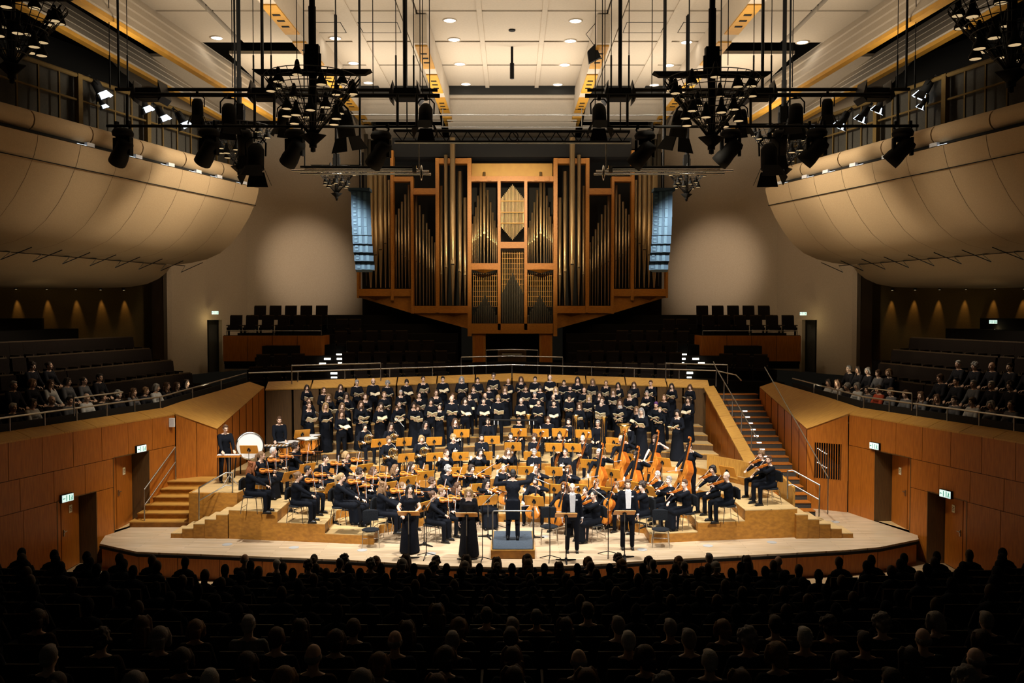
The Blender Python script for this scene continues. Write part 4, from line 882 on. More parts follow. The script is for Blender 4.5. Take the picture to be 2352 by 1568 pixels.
# wire mesh chandeliers with bell lamps
def chandelier():
    p = Proto('rig_chandelier')
    b = MB(); b.cyl((0, 0, -1.5), (0, 0, 1.8), .09, 'black'); b.box((0, 0, .55), (.32, .2, .7), 'black')
    for q in (-.16, .16): b.cyl((q, 0, .3), (q, 0, .7), .05, 'black', n=8)
    p.kid('shaft', b)
    b = MB(); b.hexa([(-1.25, -.08, .2), (1.25, -.08, .2), (1.25, .08, .2), (-1.25, .08, .2), (-1.4, -.16, .3), (1.4, -.16, .3), (1.4, .16, .3), (-1.4, .16, .3)], 'black'); p.kid('cross_beam', b)
    b = MB(); n = 30
    for j, (r, z) in enumerate(((1.12, .12), (1.02, 0), (.94, -.14), (.86, -.28), (.72, -.44), (.6, -.6), (.44, -.78), (.3, -.95))):
        b.tube([(r*math.cos(2*PI*i/n), r*math.sin(2*PI*i/n), z) for i in range(n)], .011, 'mesh', n=4, closed=True)
    for i in range(n):
        c, s_ = math.cos(2*PI*i/n), math.sin(2*PI*i/n); b.tube([(1.12*c, 1.12*s_, .12), (.94*c, .94*s_, -.14), (.6*c, .6*s_, -.6), (.1*c, .1*s_, -1.15)], .011, 'mesh', n=4)
    for q in (-1, 1): b.cyl((q*1.1, 0, .1), (q*.05, 0, -1.25), .02, 'black', n=5)
    p.kid('wire_cone', b)
    b = MB(); b.lathe([(.0, -1.62), (.06, -1.6), (.06, -1.45), (.32, -1.22), (.3, -1.2), (0, -1.2)], 'black', n=4); p.kid('tip', b)
    for i in range(22):
        a = 2*PI*i/11+(.28 if i > 10 else 0); r, z = ((.95, .0), (.62, -.62))[i > 10]
        z += .1*((i*7) % 3-1)
        T = Matrix.Translation((r*math.cos(a), r*math.sin(a), z))
        b = MB(); b.lathe([(.025, .2), (.055, .13), (.065, .03), (.125, -.08), (.135, -.15), (.115, -.15)], 'black', n=10, mx=T); k = p.kid('bell_lamp', b)
        c = MB(); c.lathe([(.0, -.09), (.075, -.10), (.112, -.148)], 'warmglow', n=10, mx=T); k.kid('bulb', c)
    return p
CH = chandelier()
for i, (px, py, Y, s, lab) in enumerate(((718, 192, 20.8, 1.0, 'left'), (1635, 197, 20.8, 1.0, 'right'), (550, 300, 27, .9, 'outer left rear'), (1800, 306, 27, .9, 'outer right rear'), (773, 392, 29.5, .62, 'small inner left'), (1577, 394, 29.5, .62, 'small inner right'), (25, 22, 14.5, .75, 'top left corner'), (2325, 20, 14.5, .85, 'top right corner'))):
    inst(CH, Matrix.Translation(at(px, py, Y)) @ Matrix.Scale(s, 4), '%s hanging wire mesh cone carrying bell shaped lamps' % lab, 'chandelier', 'wire mesh lamp chandeliers')
    q = at(px, py, Y); bar(q+Vector((0, 0, 1.5*s)), ztop(q), .05*s+.02, 'black suspension pole of the %s mesh chandelier' % lab)
# thin steel wires beside them
for i, (px, y0) in enumerate(((534, 200), (603, 130), (682, 150), (857, 215), (965, 200), (971, 215), (987, 260))):
    for m in (1, -1):
        q = at(mir(px, m), y0, 24); c = MB(); c.cyl(q, ztop(q, 15.9), .012, 'black', n=4); c.cyl((q.x, q.y, 15.85), (q.x, q.y, 15.9), .06, 'black', n=8)
        c.build('suspension_wire', label='thin black suspension wire on the %s, %s from outside' % ('left' if m > 0 else 'right', ORD[i]), cat='wire', group='thin suspension wires')
# truss
t = empty('lighting_truss', at(1176, 312, 26), 'black triangular lattice truss across the front of the organ', 'truss')
Y = 26.0; a, c = at(904, 300, Y), at(1447, 302, Y); e, f = at(908, 325, Y), at(1447, 326, Y)
MB().cyl(a, c, .045, 'black', n=8).build('top_chord', t); MB().cyl(e, f, .04, 'black', n=8).build('bottom_chord', t)
b = MB(); b.cyl(e+Vector((0, -.2, -.08)), f+Vector((0, -.2, -.08)), .018, 'steel', n=8); b.build('cable_tube', t, label='thin bright tube')
b = MB(); n = 16
for i in range(n):
    p0, p1 = (a.lerp(c, i/n), e.lerp(f, (i+.5)/n)); p2 = a.lerp(c, (i+1)/n)
    b.cyl(p0, p1, .016, 'black', n=5); b.cyl(p1, p2, .016, 'black', n=5)
b.build('bracing', t)
for px in (935, 1425): p = at(px, 300, Y); MB().cyl(p, ztop(p), .02, 'black', n=5).build('hanger', t)
b = MB(); q = at(1180, 313, Y-.2)
b.tube([q+Vector((.13*math.cos(u*.5), 0, .13*math.sin(u*.5))) for u in range(24)], .015, 'black', n=5); b.build('cable_coil', label='small coil of black cable hung on the truss centre', cat='cable')
for j, (y, Yb, z0, z1, lab) in enumerate(((263, 38.2, 780, 1590, 'upper'), (291, 40.2, 800, 1560, 'lower'))):
    ex = []
    for px in (1017, 1336): p = at(px, y, Yb); ex.append((p, p+Vector((0, 0, .9)), .02))
    bar(at(z0, y, Yb), at(z1, y+1, Yb), .03, 'thin %s batten hanging under the rear ceiling reflectors' % lab, 'steel', extra=ex)
p = at(1176, 145, 33); c = MB(); c.cyl(p+Vector((0, 0, .6)), p+Vector((0, 0, -.0)), .05, 'black', n=8); c.cyl(p, p+Vector((0, 0, -.58)), .08, 'black', n=8); c.cyl(p+Vector((0, 0, .6)), ztop(p, 15.98), .012, 'black', n=5)
c.build('hanging_microphone', label='black rod microphone hanging from the middle of the ceiling', cat='microphone')
p = onz(1176, 71, 15.96); c = MB(); c.cyl(p, p+Vector((0, 0, .04)), .12, 'black', n=12); c.build('smoke_detector', label='small dark round detector in the central ceiling panel', cat='detector')
p = at(1366, 126, 30); c = MB(); c.hexa([tuple(p+Vector(v)) for v in ((-.2, -.1, -.3), (.2, -.1, -.1), (.2, .1, -.1), (-.2, .1, -.3), (-.25, -.1, .1), (.0, -.1, .35), (0, .1, .35), (-.25, .1, .1))], 'black'); c.tube([p+Vector((0, 0, .3)), p+Vector((-.3, 0, .7)), p+Vector((.05, 0, 1.1))], .012, 'black', n=5); c.build('hanging_lamp', label='small black lamp on a looped cable near the right central girder', cat='lamp')
# line array loudspeakers
for m, sd in ((1, 'left'), (-1, 'right')):
    q = at(828 if m > 0 else 1523, 525, 27.5); top = at(828 if m > 0 else 1523, 434, 27.5).z; bot = at(828, 618, 27.5).z
    t = empty('line_array', (q.x, 27.5, top), 'blue grey hanging line array loudspeaker on the %s of the organ' % sd, 'loudspeaker')
    h = (top-bot)/9.2
    MB().box((q.x, 27.5, top-.04), (.66, .5, .09), 'speaker').build('fly_frame', t)
    for i in range(9):
        z = top-.1-h*(i+.5)+.0; tl = .0 if i < 5 else -.03*(i-4); yo = 0 if i < 5 else .02*(i-4)**1.6
        dx = m*.012*i*(i/9)
        T = Matrix.Translation((q.x+dx, 27.5+yo, z)) @ Matrix.Rotation(.25*m, 4, 'Z') @ Matrix.Rotation(tl, 4, 'X')
        c = MB(); c.hexa([(-.3, -.22, -h*.498), (.3, -.22, -h*.498), (.24, .25, -h*.498), (-.24, .25, -h*.498), (-.3, -.22, h*.498), (.3, -.22, h*.498), (.24, .25, h*.498), (-.24, .25, h*.498)], 'speaker', mx=T)
        cab = c.build('cabinet', t)
        c = MB(); 
        for xx in (-.06, .12): c.box((xx, -.225, 0), (.09, .012, h*.94), 'spkband', mx=T)
        for xx in (-.2,): 
            for zz in (-.2, .2): c.box((xx, -.225, zz*h), (.09, .012, h*.2), 'spkband', mx=T)
        c.box((m*.3, .05, 0), (.04, .12, h*.8), 'plaster', mx=T)
        c.build('grille', cab)
    bar(Vector((q.x, 27.5, top)), Vector((q.x, 27.5, 15.9)), .03, 'steel pole holding the %s line array loudspeaker' % sd)
# ------------------------------------------------------------------ people: posed bodies grown as one continuous skin
V3 = Vector
def remesh(mb, vox, name, smooth=2):
    me = mb.mesh(name+'_src'); fixn(me)
    o = bpy.data.objects.new(name+'_tmp', me); COL.objects.link(o)
    m = o.modifiers.new('r', 'REMESH'); m.mode = 'VOXEL'; m.voxel_size = vox; m.use_smooth_shade = True
    if smooth: s = o.modifiers.new('s', 'SMOOTH'); s.factor = .5; s.iterations = smooth
    dg = bpy.context.evaluated_depsgraph_get(); dg.update()
    r = bpy.data.meshes.new_from_object(o.evaluated_get(dg)); r.name = name
    bpy.data.objects.remove(o); bpy.data.meshes.remove(me)
    return r
def cap(b, a, c, r1, r2=None, k='skin'):
    r2 = r1 if r2 is None else r2; a, c = V3(a), V3(c)
    b.cyl(a, c, r1, k, r2=r2, n=10); b.sph(a, r1, k, 8); b.sph(c, r2, k, 8)
def lerp(a, c, t): return V3(a)+(V3(c)-V3(a))*t
def ik(sh, wr, l1, l2, pole):
    sh, wr, pole = V3(sh), V3(wr), V3(pole); d = wr-sh; L = min(d.length, (l1+l2)*.999); dn = d.normalized()
    a = (l1*l1-l2*l2+L*L)/(2*L); h = math.sqrt(max(0, l1*l1-a*a)); p = (pole-dn*pole.dot(dn)).normalized()
    return sh+dn*a+p*h, sh+dn*L
def hand(b, w, d, n, side, curl=.9):
    """w wrist, d pointing direction, n palm normal (fingers curl toward n)"""
    w, d, n = V3(w), V3(d).normalized(), V3(n); n = (n-d*n.dot(d)).normalized(); t = d.cross(n)*side
    for q in (-.024, -.008, .008, .024): cap(b, w+t*q*.6, w+d*.08+t*q, .014, .0125)
    for i, (q, L) in enumerate(((.030, .068), (.011, .078), (-.010, .072), (-.030, .056))):
        k0 = w+d*.082+t*q; a1 = curl*.55; d1 = d*math.cos(a1)+n*math.sin(a1); k1 = k0+d1*L*.5
        a2 = curl*1.3; d2 = d*math.cos(a2)+n*math.sin(a2); k2 = k1+d2*L*.5
        cap(b, k0, k1, .0095, .009); cap(b, k1, k2, .009, .0078)
    t0 = w+d*.03+t*.028; dt = (d*.55+t*.6+n*.55).normalized(); cap(b, t0, t0+dt*.035, .012, .0105); cap(b, t0+dt*.035, t0+dt*.035+(d*.7+n*.5).normalized()*.03, .0105, .009)
POSES = {}
def pose(name, seated=True, lean=0., twist=0., hr=(0, 0), wl=None, wr=None, dl=(0, -1, 0), dr=(0, -1, 0), nl=(0, 0, -1), nr=(0, 0, -1), pl=(.6, .5, -.8), pr=(-.6, .5, -.8), curl=.9, knees=.16, feet=None, kf=.0, female=0, mouth=0, side=0.):
    P = dict(locals()); POSES[name] = P; return P
def skel(P):
    st = not P['seated']; J = {}
    hz = .92 if st else .53
    J['pel'] = V3((0, 0 if st else .10, hz)); ln = P['lean']
    up = V3((P['side'], -math.sin(ln), math.cos(ln))).normalized()
    J['waist'] = J['pel']+up*.17; J['chest'] = J['pel']+up*.36; J['neck'] = J['pel']+up*.535
    J['shc'] = J['pel']+up*.47; tw = P['twist']; ax = V3((math.cos(tw), math.sin(tw), 0))
    w = .14 if P['female'] else .158
    J['sl'] = J['shc']+ax*w; J['sr'] = J['shc']-ax*w; J['up'] = up; J['ax'] = ax
    J['head'] = J['neck']+up*.10+V3((0, -.035, .045))
    J['hl'] = J['pel']+V3((.09, 0, -.02)); J['hr'] = J['pel']-V3((.09, 0, .02))
    k = P['knees']
    if st:
        J['kl'] = V3((.10+.01, -.02, .49)); J['kr'] = V3((-.10-.01, -.02, .49)); J['al'] = V3((.12, .03, .09)); J['ar'] = V3((-.12, .03, .09))
    else:
        J['kl'] = V3((k, -.36, .50)); J['kr'] = V3((-k, -.36, .50)); J['al'] = V3((k*.95, -.34+P['kf'], .09)); J['ar'] = V3((-k*.95, -.36-P['kf'], .09))
    for s, wk, pk in (('l', 'wl', 'pl'), ('r', 'wr', 'pr')):
        e, w_ = ik(J['s'+s], P[wk], .285, .255, P[pk]); J['e'+s] = e; J['w'+s] = w_
    return J
def headmesh(b, J, P):
    rz, rx = P['hr']; H = Matrix.Translation(J['head']) @ Matrix.Rotation(rz, 4, 'Z') @ Matrix.Rotation(rx, 4, 'X')
    s = lambda c, r, n=12: b.sph(c, r, 'skin', n, mx=H)
    s((0, .012, .02), (.074, .092, .098), 14); s((0, -.028, -.035), (.056, .062, .075)); s((0, -.062, -.085), (.024, .022, .020))
    b.cyl((0, -.088, .022), (0, -.108, -.022), .009, 'skin', r2=.015, n=8, mx=H); s((0, -.103, -.024), (.017, .015, .012), 8)
    s((0, -.083, -.052), (.026, .014, .008), 8); s((0, -.082, -.064), (.022, .014, .008), 8)
    for q in (-1, 1): s((q*.074, .012, -.002), (.010, .018, .030), 8); s((q*.034, -.066, -.02), (.024, .02, .026), 8); s((q*.03, -.078, .034), (.028, .012, .009), 8)
    return H
def body(P):
    J = skel(P); b = MB(); ax = J['ax']; up = J['up']
    cap(b, J['pel']+V3((.055, 0, 0)), J['pel']-V3((.055, 0, 0)), .105); cap(b, J['waist']+V3((.045, 0, 0)), J['waist']-V3((.045, 0, 0)), .092)
    cap(b, J['pel'], J['waist'], .11, .1); cap(b, J['chest']+ax*.07, J['chest']-ax*.07, .105); cap(b, J['waist'], J['chest'], .1, .115)
    cap(b, J['sl']-up*.012, J['sr']-up*.012, .05); [cap(b, J['s'+s], J['neck']+up*.0, .042, .042) for s in 'lr']; cap(b, J['shc']-up*.05+ax*.08, J['shc']-up*.05-ax*.08, .08)
    if P['female']: 
        for q in (-1, 1): b.sph(J['chest']+ax*.07*q+V3((0, -.085, .02)), (.045, .04, .04), 'skin', 8)
    cap(b, J['neck']-up*.04, J['head']+V3((0, .01, -.05)), .054, .048)
    H = headmesh(b, J, P)
    for s, sd in (('l', 1), ('r', -1)):
        cap(b, J['s'+s], J['e'+s], .048, .037); cap(b, J['e'+s], J['w'+s], .037, .024)
        hand(b, J['w'+s], P['d'+s], P['n'+s], sd, P['curl'])
        cap(b, J['h'+s], J['k'+s], .082, .056); cap(b, J['k'+s], J['a'+s], .054, .036); a = J['a'+s]; cap(b, a+V3((0, .02, -.045)), a+V3((0, -.10, -.058)), .026, .02)
    me = remesh(b, .0105, 'person_body', 1)
    me.materials.clear(); [me.materials.append(M[k]) for k in ('skin', 'eye', 'lip', 'brow')]
    Hi = H.inverted()
    for p in me.polygons:
        c = Hi @ p.center; mi = 0
        if c.y < -.055:
            if min((c-V3((q*.031, -.085, .014))).length for q in (-1, 1)) < .0105: mi = 1
            elif abs(c.x) < (.021 if not P['mouth'] else .015) and abs(c.z+.058) < (.009 if not P['mouth'] else .011): mi = 2 if not P['mouth'] else 1
            elif .014 < abs(c.x) < .05 and abs(c.z-.037) < .005: mi = 3
        p.material_index = mi
    return me, J, H
def clothes(P, J, kind):
    b = MB(); ax, up = J['ax'], J['up']; st = not P['seated']; g = .016
    cap(b, J['pel']+V3((.06, 0, 0)), J['pel']-V3((.06, 0, 0)), .115+g, k='cloth'); cap(b, J['pel'], J['waist'], .115+g, .105+g, 'cloth'); cap(b, J['waist']+V3((.05, 0, 0)), J['waist']-V3((.05, 0, 0)), .096+g, k='cloth')
    cap(b, J['waist'], J['chest'], .108+g, .12+g, 'cloth'); cap(b, J['chest']+ax*.075, J['chest']-ax*.075, .108+g, k='cloth'); cap(b, J['sl']-up*(.012 if not kind.startswith('gown') else .04), J['sr']-up*(.012 if not kind.startswith('gown') else .04), .053+g*.7, k='cloth'); [cap(b, J['s'+s], lerp(J['neck']-up*.03, J['s'+s], .0 if not kind.startswith('gown') else .62), .045+g*.6, .047+g*.3, k='cloth') for s in 'lr']; cap(b, J['shc']-up*(.05 if not kind.startswith('gown') else .085)+ax*.085, J['shc']-up*(.05 if not kind.startswith('gown') else .085)-ax*.085, .082+g, k='cloth')
    if P['female']: b.sph(J['chest']+V3((0, -.085, .02)), (.145, .085, .075), 'cloth', 10)
    sleeve = .86 if kind not in ('short', 'gown_short') else -.35
    for s in 'lr':
        cap(b, J['s'+s], lerp(J['s'+s], J['e'+s], 1 if sleeve > 0 else .45), .056+g*.7, .05+g*.4, 'cloth')
        if sleeve > 0: cap(b, J['e'+s], lerp(J['e'+s], J['w'+s], .88), .047+g*.4, .034+g*.3, 'cloth')
    if kind in ('suit', 'tail', 'short'):
        for s in 'lr':
            cap(b, J['h'+s], J['k'+s], .092+g*.4, .068, 'cloth'); cap(b, J['k'+s], J['a'+s]+V3((0, 0, -.01)), .066, .054, 'cloth')
        if kind != 'short' and st: b.lathe([(.15, .80), (.165, .88), (.155, 1.0), (.13, 1.08)], 'cloth', n=16, mx=Matrix.Scale(.8, 4, (0, 1, 0))); b.sph((0, 0, .86), (.165, .12, .08), 'cloth', 12)
        if kind == 'tail' : b.hexa([(-.15, .02, .5), (.15, .02, .5), (.15, .12, .5), (-.15, .12, .5), (-.15, .02, 1.0), (.15, .02, 1.0), (.15, .14, 1.0), (-.15, .14, 1.0)], 'cloth')
    elif st:   # standing gown
        n = 12
        for i in range(n):
            t = i/n; z = 1.0-.94*t; r = .155+.085*t
            b.sph((0, 0, z), (r+.02*((i % 2)), r*.85, .10), 'cloth', 14)
        b.lathe([(.0, .03), (.26, .03), (.24, .25), (.19, .7), (.165, 1.0), (0, 1.0)], 'cloth', n=18)
    else:      # seated gown falling from the knees
        k = P['knees']
        for i in range(6):
            t = i/5; cap(b, lerp(J['hl'], J['kl'], t), lerp(J['hr'], J['kr'], t), .095, .095, 'cloth')
        for i in range(12):
            t = i/11; z = .48-.40*t; q = .0 if k < .2 else .05*t; cap(b, (k-.02-q, -.36-.05*t, z), (-k+.02+q, -.36-.05*t, z), .075+.012*t, k='cloth'); cap(b, (k-.05-q, -.26-.04*t, z), (-k+.05+q, -.26-.04*t, z), .085, .085, 'cloth')
    return remesh(b, .017, 'clothing', 2)
def shoes(J):
    out = []
    for s in 'lr':
        b = MB(); a = J['a'+s]; cap(b, a+V3((0, .035, -.045)), a+V3((0, -.12, -.055)), .043, .034, 'shoe'); cap(b, a+V3((0, .02, -.01)), a+V3((0, .03, -.05)), .042, .04, 'shoe'); b.box(a+V3((0, -.04, -.083)), (.07, .25, .014), 'shoe')
        out.append(b)
    return out
def hairs():
    D = {}
    def base(b, r=1.): b.sph((0, .022, .030), (.082*r, .094*r, .1*r), 'hair', 14); b.sph((0, .06, -.02), (.066*r, .055*r, .06*r), 'hair', 10)
    def mk(nm, fn): b = MB(); fn(b); D[nm] = remesh(b, .011, 'hair', 1)
    def short(b): base(b); b.sph((.01, -.035, .095), (.055, .04, .028), 'hair', 10)
    def fringe(b): base(b, 1.06); b.sph((0, -.055, .075), (.06, .03, .035), 'hair', 10); [b.sph((q*.074, .0, .0), (.016, .04, .05), 'hair', 8) for q in (-1, 1)]
    def bald(b): b.sph((0, .062, -.012), (.076, .05, .05), 'hair', 10); [b.sph((q*.068, .03, .0), (.014, .04, .035), 'hair', 8) for q in (-1, 1)]
    def long(b):
        base(b, 1.05); 
        for q in (-1, 1): b.tube([(q*.03, -.03, .115), (q*.07, -.035, .07), (q*.086, -.005, -.02), (q*.09, .0, -.11), (q*.085, -.04, -.19), (q*.075, -.06, -.26)], [.03, .03, .032, .034, .03, .014], 'hair', n=8)
        b.tube([(0, .07, .0), (0, .085, -.1), (0, .1, -.22), (0, .1, -.3)], [.07, .085, .08, .03], 'hair', n=10)
        for q in (-.06, .06): b.tube([(q, .06, .0), (q, .07, -.1), (q*1.1, .08, -.24)], [.04, .05, .03], 'hair', n=8)
    def bob(b):
        base(b, 1.08); b.sph((0, -.05, .085), (.055, .03, .03), 'hair', 10)
        for q in (-1, 1): b.tube([(q*.05, -.03, .09), (q*.084, -.02, .02), (q*.09, .0, -.06), (q*.08, .01, -.09)], [.03, .032, .034, .02], 'hair', n=8)
        b.tube([(0, .08, .02), (0, .085, -.08)], [.07, .065], 'hair', n=10)
    def bun(b): base(b); b.sph((0, .115, .045), .042, 'hair', 10)
    def pony(b): base(b); b.sph((0, .11, .04), .026, 'hair', 8); b.tube([(0, .11, .04), (0, .155, .0), (0, .15, -.1), (0, .13, -.2), (.01, .12, -.27)], [.02, .036, .036, .028, .01], 'hair', n=8)
    def curly(b):
        base(b, 1.06); R_ = random.Random(3)
        for i in range(46):
            th = R_.uniform(0, 2*PI); u = R_.uniform(-.35, 1); c = math.sqrt(1-u*u); v = V3((.095*c*math.cos(th), .022+.105*c*math.sin(th), .028+.11*u))
            if v.y < -.045 and v.z < .075: continue
            b.sph(v, R_.uniform(.020, .032), 'hair', 6)
    def curlylong(b):
        long(b); R_ = random.Random(5)
        for i in range(46):
            th = R_.uniform(.1, PI-.1) ; z = R_.uniform(-.24, .12); v = V3((.1*math.cos(th), .03+.09*math.sin(th), z)); b.sph(v, R_.uniform(.02, .03), 'hair', 6)
    for n, f in (('short', short), ('fringe', fringe), ('bald', bald), ('long', long), ('bob', bob), ('bun', bun), ('ponytail', pony), ('curly', curly), ('wavy', curlylong)): mk(n, f)
    return D
HAIR = hairs()
def glasses():
    b = MB()
    for q in (-1, 1):
        b.tube([(q*.032+.023*math.cos(2*PI*i/12), -.098, .012+.018*math.sin(2*PI*i/12)) for i in range(12)], .003, 'black', n=4, closed=True)
        b.cyl((q*.055, -.096, .014), (q*.078, .0, .014), .003, 'black', n=4)
    b.cyl((-.009, -.1, .014), (.009, -.1, .014), .003, 'black', n=4); return b.mesh('glasses')
GLASS = glasses()
def beard():
    b = MB(); b.sph((0, -.045, -.078), (.052, .05, .032), 'hair', 10); b.sph((0, -.085, -.044), (.026, .012, .006), 'hair', 8)
    for q in (-1, 1): b.tube([(q*.07, -.005, -.0), (q*.062, -.03, -.05), (q*.03, -.06, -.08)], .018, 'hair', n=6)
    return remesh(b, .010, 'beard', 1)
BEARD = beard()
# --- poses (person faces -Y; their left hand is +X)
pose('score', False, female=0, wl=(.13, -.33, 1.10), wr=(-.13, -.33, 1.10), dl=(-.5, -.8, .2), dr=(.5, -.8, .2), nl=(0, 0, 1), nr=(0, 0, 1), hr=(0, .28), mouth=1)
pose('scoref', False, female=1, wl=(.13, -.33, 1.10), wr=(-.13, -.33, 1.10), dl=(-.5, -.8, .2), dr=(.5, -.8, .2), nl=(0, 0, 1), nr=(0, 0, 1), hr=(0, .22), mouth=1)
vl = dict(twist=-.15, hr=(.45, .1), wl=(.26, -.47, 1.00), dl=(-.5, -.3, .75), nl=(-.7, -.2, .0), pl=(.3, -.1, -1), curl=.9)
pose('violin', lean=.08, wr=(-.13, -.40, .76), dr=(.45, -.7, .1), nr=(.2, 0, -1), pr=(-.8, .2, -.4), **vl)
pose('violinf', lean=.08, female=1, wr=(-.10, -.42, .70), dr=(.4, -.7, -.3), nr=(.2, 0, -1), pr=(-.8, .2, -.4), **vl)
pose('violinup', lean=.05, female=1, wr=(-.05, -.36, 1.08), dr=(.6, -.6, -.2), nr=(.2, 0, -1), pr=(-.9, .0, .1), **vl)
pose('cello', lean=.1, female=0, knees=.27, hr=(0, .12), wl=(.17, -.26, 1.02), dl=(-.6, -.2, .5), nl=(-.3, -.9, 0), pl=(1, .2, -.2), wr=(-.34, -.42, .60), dr=(.4, -.6, -.2), nr=(.2, 0, -1), pr=(-1, .3, 0))
pose('cellof', lean=.1, female=1, knees=.27, hr=(0, .1), wl=(.17, -.26, 1.02), dl=(-.6, -.2, .5), nl=(-.3, -.9, 0), pl=(1, .2, -.2), wr=(-.34, -.42, .60), dr=(.4, -.6, -.2), nr=(.2, 0, -1), pr=(-1, .3, 0))
pose('wind', lean=.08, hr=(0, .1), wl=(.045, -.31, .86), dl=(-.75, -.5, .1), nl=(-.2, .7, -.3), wr=(-.045, -.36, .74), dr=(.75, -.5, .1), nr=(.2, .7, -.3))
pose('windf', lean=.08, female=1, hr=(0, .1), wl=(.045, -.31, .86), dl=(-.75, -.5, .1), nl=(-.2, .7, -.3), wr=(-.045, -.36, .74), dr=(.75, -.5, .1), nr=(.2, .7, -.3))
pose('flute', lean=.03, female=1, hr=(.25, .1), side=.02, wl=(-.06, -.30, 1.06), dl=(-.6, .1, .4), nl=(0, 1, 0), pl=(.6, -.5, -.8), wr=(-.34, -.26, 1.05), dr=(.3, .3, .7), nr=(0, 1, 0), pr=(-.7, 0, -.8))
pose('horn', lean=.06, hr=(-.1, .12), wl=(.10, -.34, .93), dl=(-.7, -.2, .2), nl=(-.2, .8, 0), wr=(-.24, -.28, .76), dr=(.6, -.2, -.2), nr=(.5, 0, -.5))
pose('lap', lean=.0, wl=(.12, -.24, .64), dl=(-.6, -.8, -.1), wr=(-.12, -.24, .64), dr=(.6, -.8, -.1), hr=(0, .1))
pose('lapf', lean=.0, female=1, wl=(.10, -.24, .64), dl=(-.6, -.8, -.1), wr=(-.10, -.24, .64), dr=(.6, -.8, -.1), hr=(.2, .05))
pose('armsdown', False, lean=-.02, wl=(.25, -.03, .84), wr=(-.25, -.03, .84), dl=(0, -.1, -1), dr=(0, -.1, -1), nl=(-1, 0, 0), nr=(1, 0, 0), curl=.7, mouth=1, hr=(0, .12), pl=(.5, .8, 0), pr=(-.5, .8, 0))
pose('armsdownf', False, female=1, wl=(.24, -.04, .86), wr=(-.24, -.04, .86), dl=(0, -.1, -1), dr=(0, -.1, -1), nl=(-1, 0, 0), nr=(1, 0, 0), curl=.7, mouth=1, hr=(0, .35), pl=(.5, .8, 0), pr=(-.5, .8, 0))
pose('handsfwd', False, female=1, lean=.02, wl=(.10, -.26, 1.06), wr=(-.22, -.24, 1.0), dl=(-.8, -.5, .0), dr=(.2, -.9, -.1), mouth=1, hr=(.15, -.05), pl=(.8, .3, -.5), pr=(-.8, .3, -.5))
pose('conduct', False, lean=.06, hr=(0, .15), wl=(.40, -.28, 1.52), wr=(-.50, -.28, 1.60), dl=(.1, -.3, .9), dr=(-.3, -.6, .6), nl=(-.5, -.5, 0), nr=(.5, -.5, 0), pl=(1, .1, -.6), pr=(-1, .1, -.6), curl=.5)
pose('percussion', False, lean=.12, hr=(0, .3), wl=(.16, -.40, .98), wr=(-.16, -.40, .98), dl=(0, -.9, -.2), dr=(0, -.9, -.2))
pose('bass', False, lean=.08, hr=(-.1, .25), wl=(.30, -.24, 1.50), dl=(-.7, -.3, .3), nl=(-.3, -.8, 0), pl=(1, .2, -.3), wr=(-.20, -.42, .98), dr=(.3, -.6, -.5), nr=(.3, 0, -1), pr=(-1, .3, 0))
GEN = {}
def person_proto(ps, kind, hair, gl=False, brd=False):
    key = (ps, kind, hair, gl, brd)
    if key in GEN: return GEN[key]
    if ps not in BODY: BODY[ps] = body(POSES[ps])
    me, J, H = BODY[ps]
    if (ps, kind) not in CLO: CLO[(ps, kind)] = clothes(POSES[ps], J, kind)
    if ps not in SHO: SHO[ps] = [s.mesh('shoe') for s in shoes(J)]
    p = Proto('person', me); p.kid('clothing', CLO[(ps, kind)])
    p.kid('hair', HAIR[hair], M_=H)
    for s in SHO[ps]: p.kid('shoe', s)
    if gl: p.kid('glasses', GLASS, M_=H)
    if brd: p.kid('hair', BEARD, M_=H)
    GEN[key] = p; return p
BODY, CLO, SHO = {}, {}, {}
HC = {'black': (.012, .010, .010), 'dark': (.030, .018, .012), 'brown': (.085, .040, .018), 'light': (.20, .11, .05), 'blonde': (.42, .27, .12), 'red': (.26, .08, .02), 'grey': (.30, .29, .28), 'white': (.62, .60, .58), 'purple': (.12, .04, .20)}
SK = [(.82, .56, .42), (.78, .51, .37), (.86, .62, .49), (.74, .47, .33)]
def put_person(ps, kind, hair, hc, mx, label, group=None, gl=False, brd=False, skin=None, cl=(.0055, .007, .011)):
    p = person_proto(ps, kind, hair, gl, brd)
    return inst(p, mx, label, 'person', group, colors={'person': skin or RND.choice(SK), 'clothing': cl, 'hair': HC[hc]})
HAIRTXT = {'short': 'short %s hair', 'fringe': '%s fringe', 'bald': 'bald crown and %s hair', 'long': 'long %s hair', 'bob': '%s bob', 'bun': '%s hair in a bun', 'ponytail': '%s ponytail', 'curly': 'curly %s hair', 'wavy': 'long wavy %s hair'}
def ht(hair, hc): return HAIRTXT[hair] % ({'light': 'light brown', 'dark': 'dark'}.get(hc, hc))
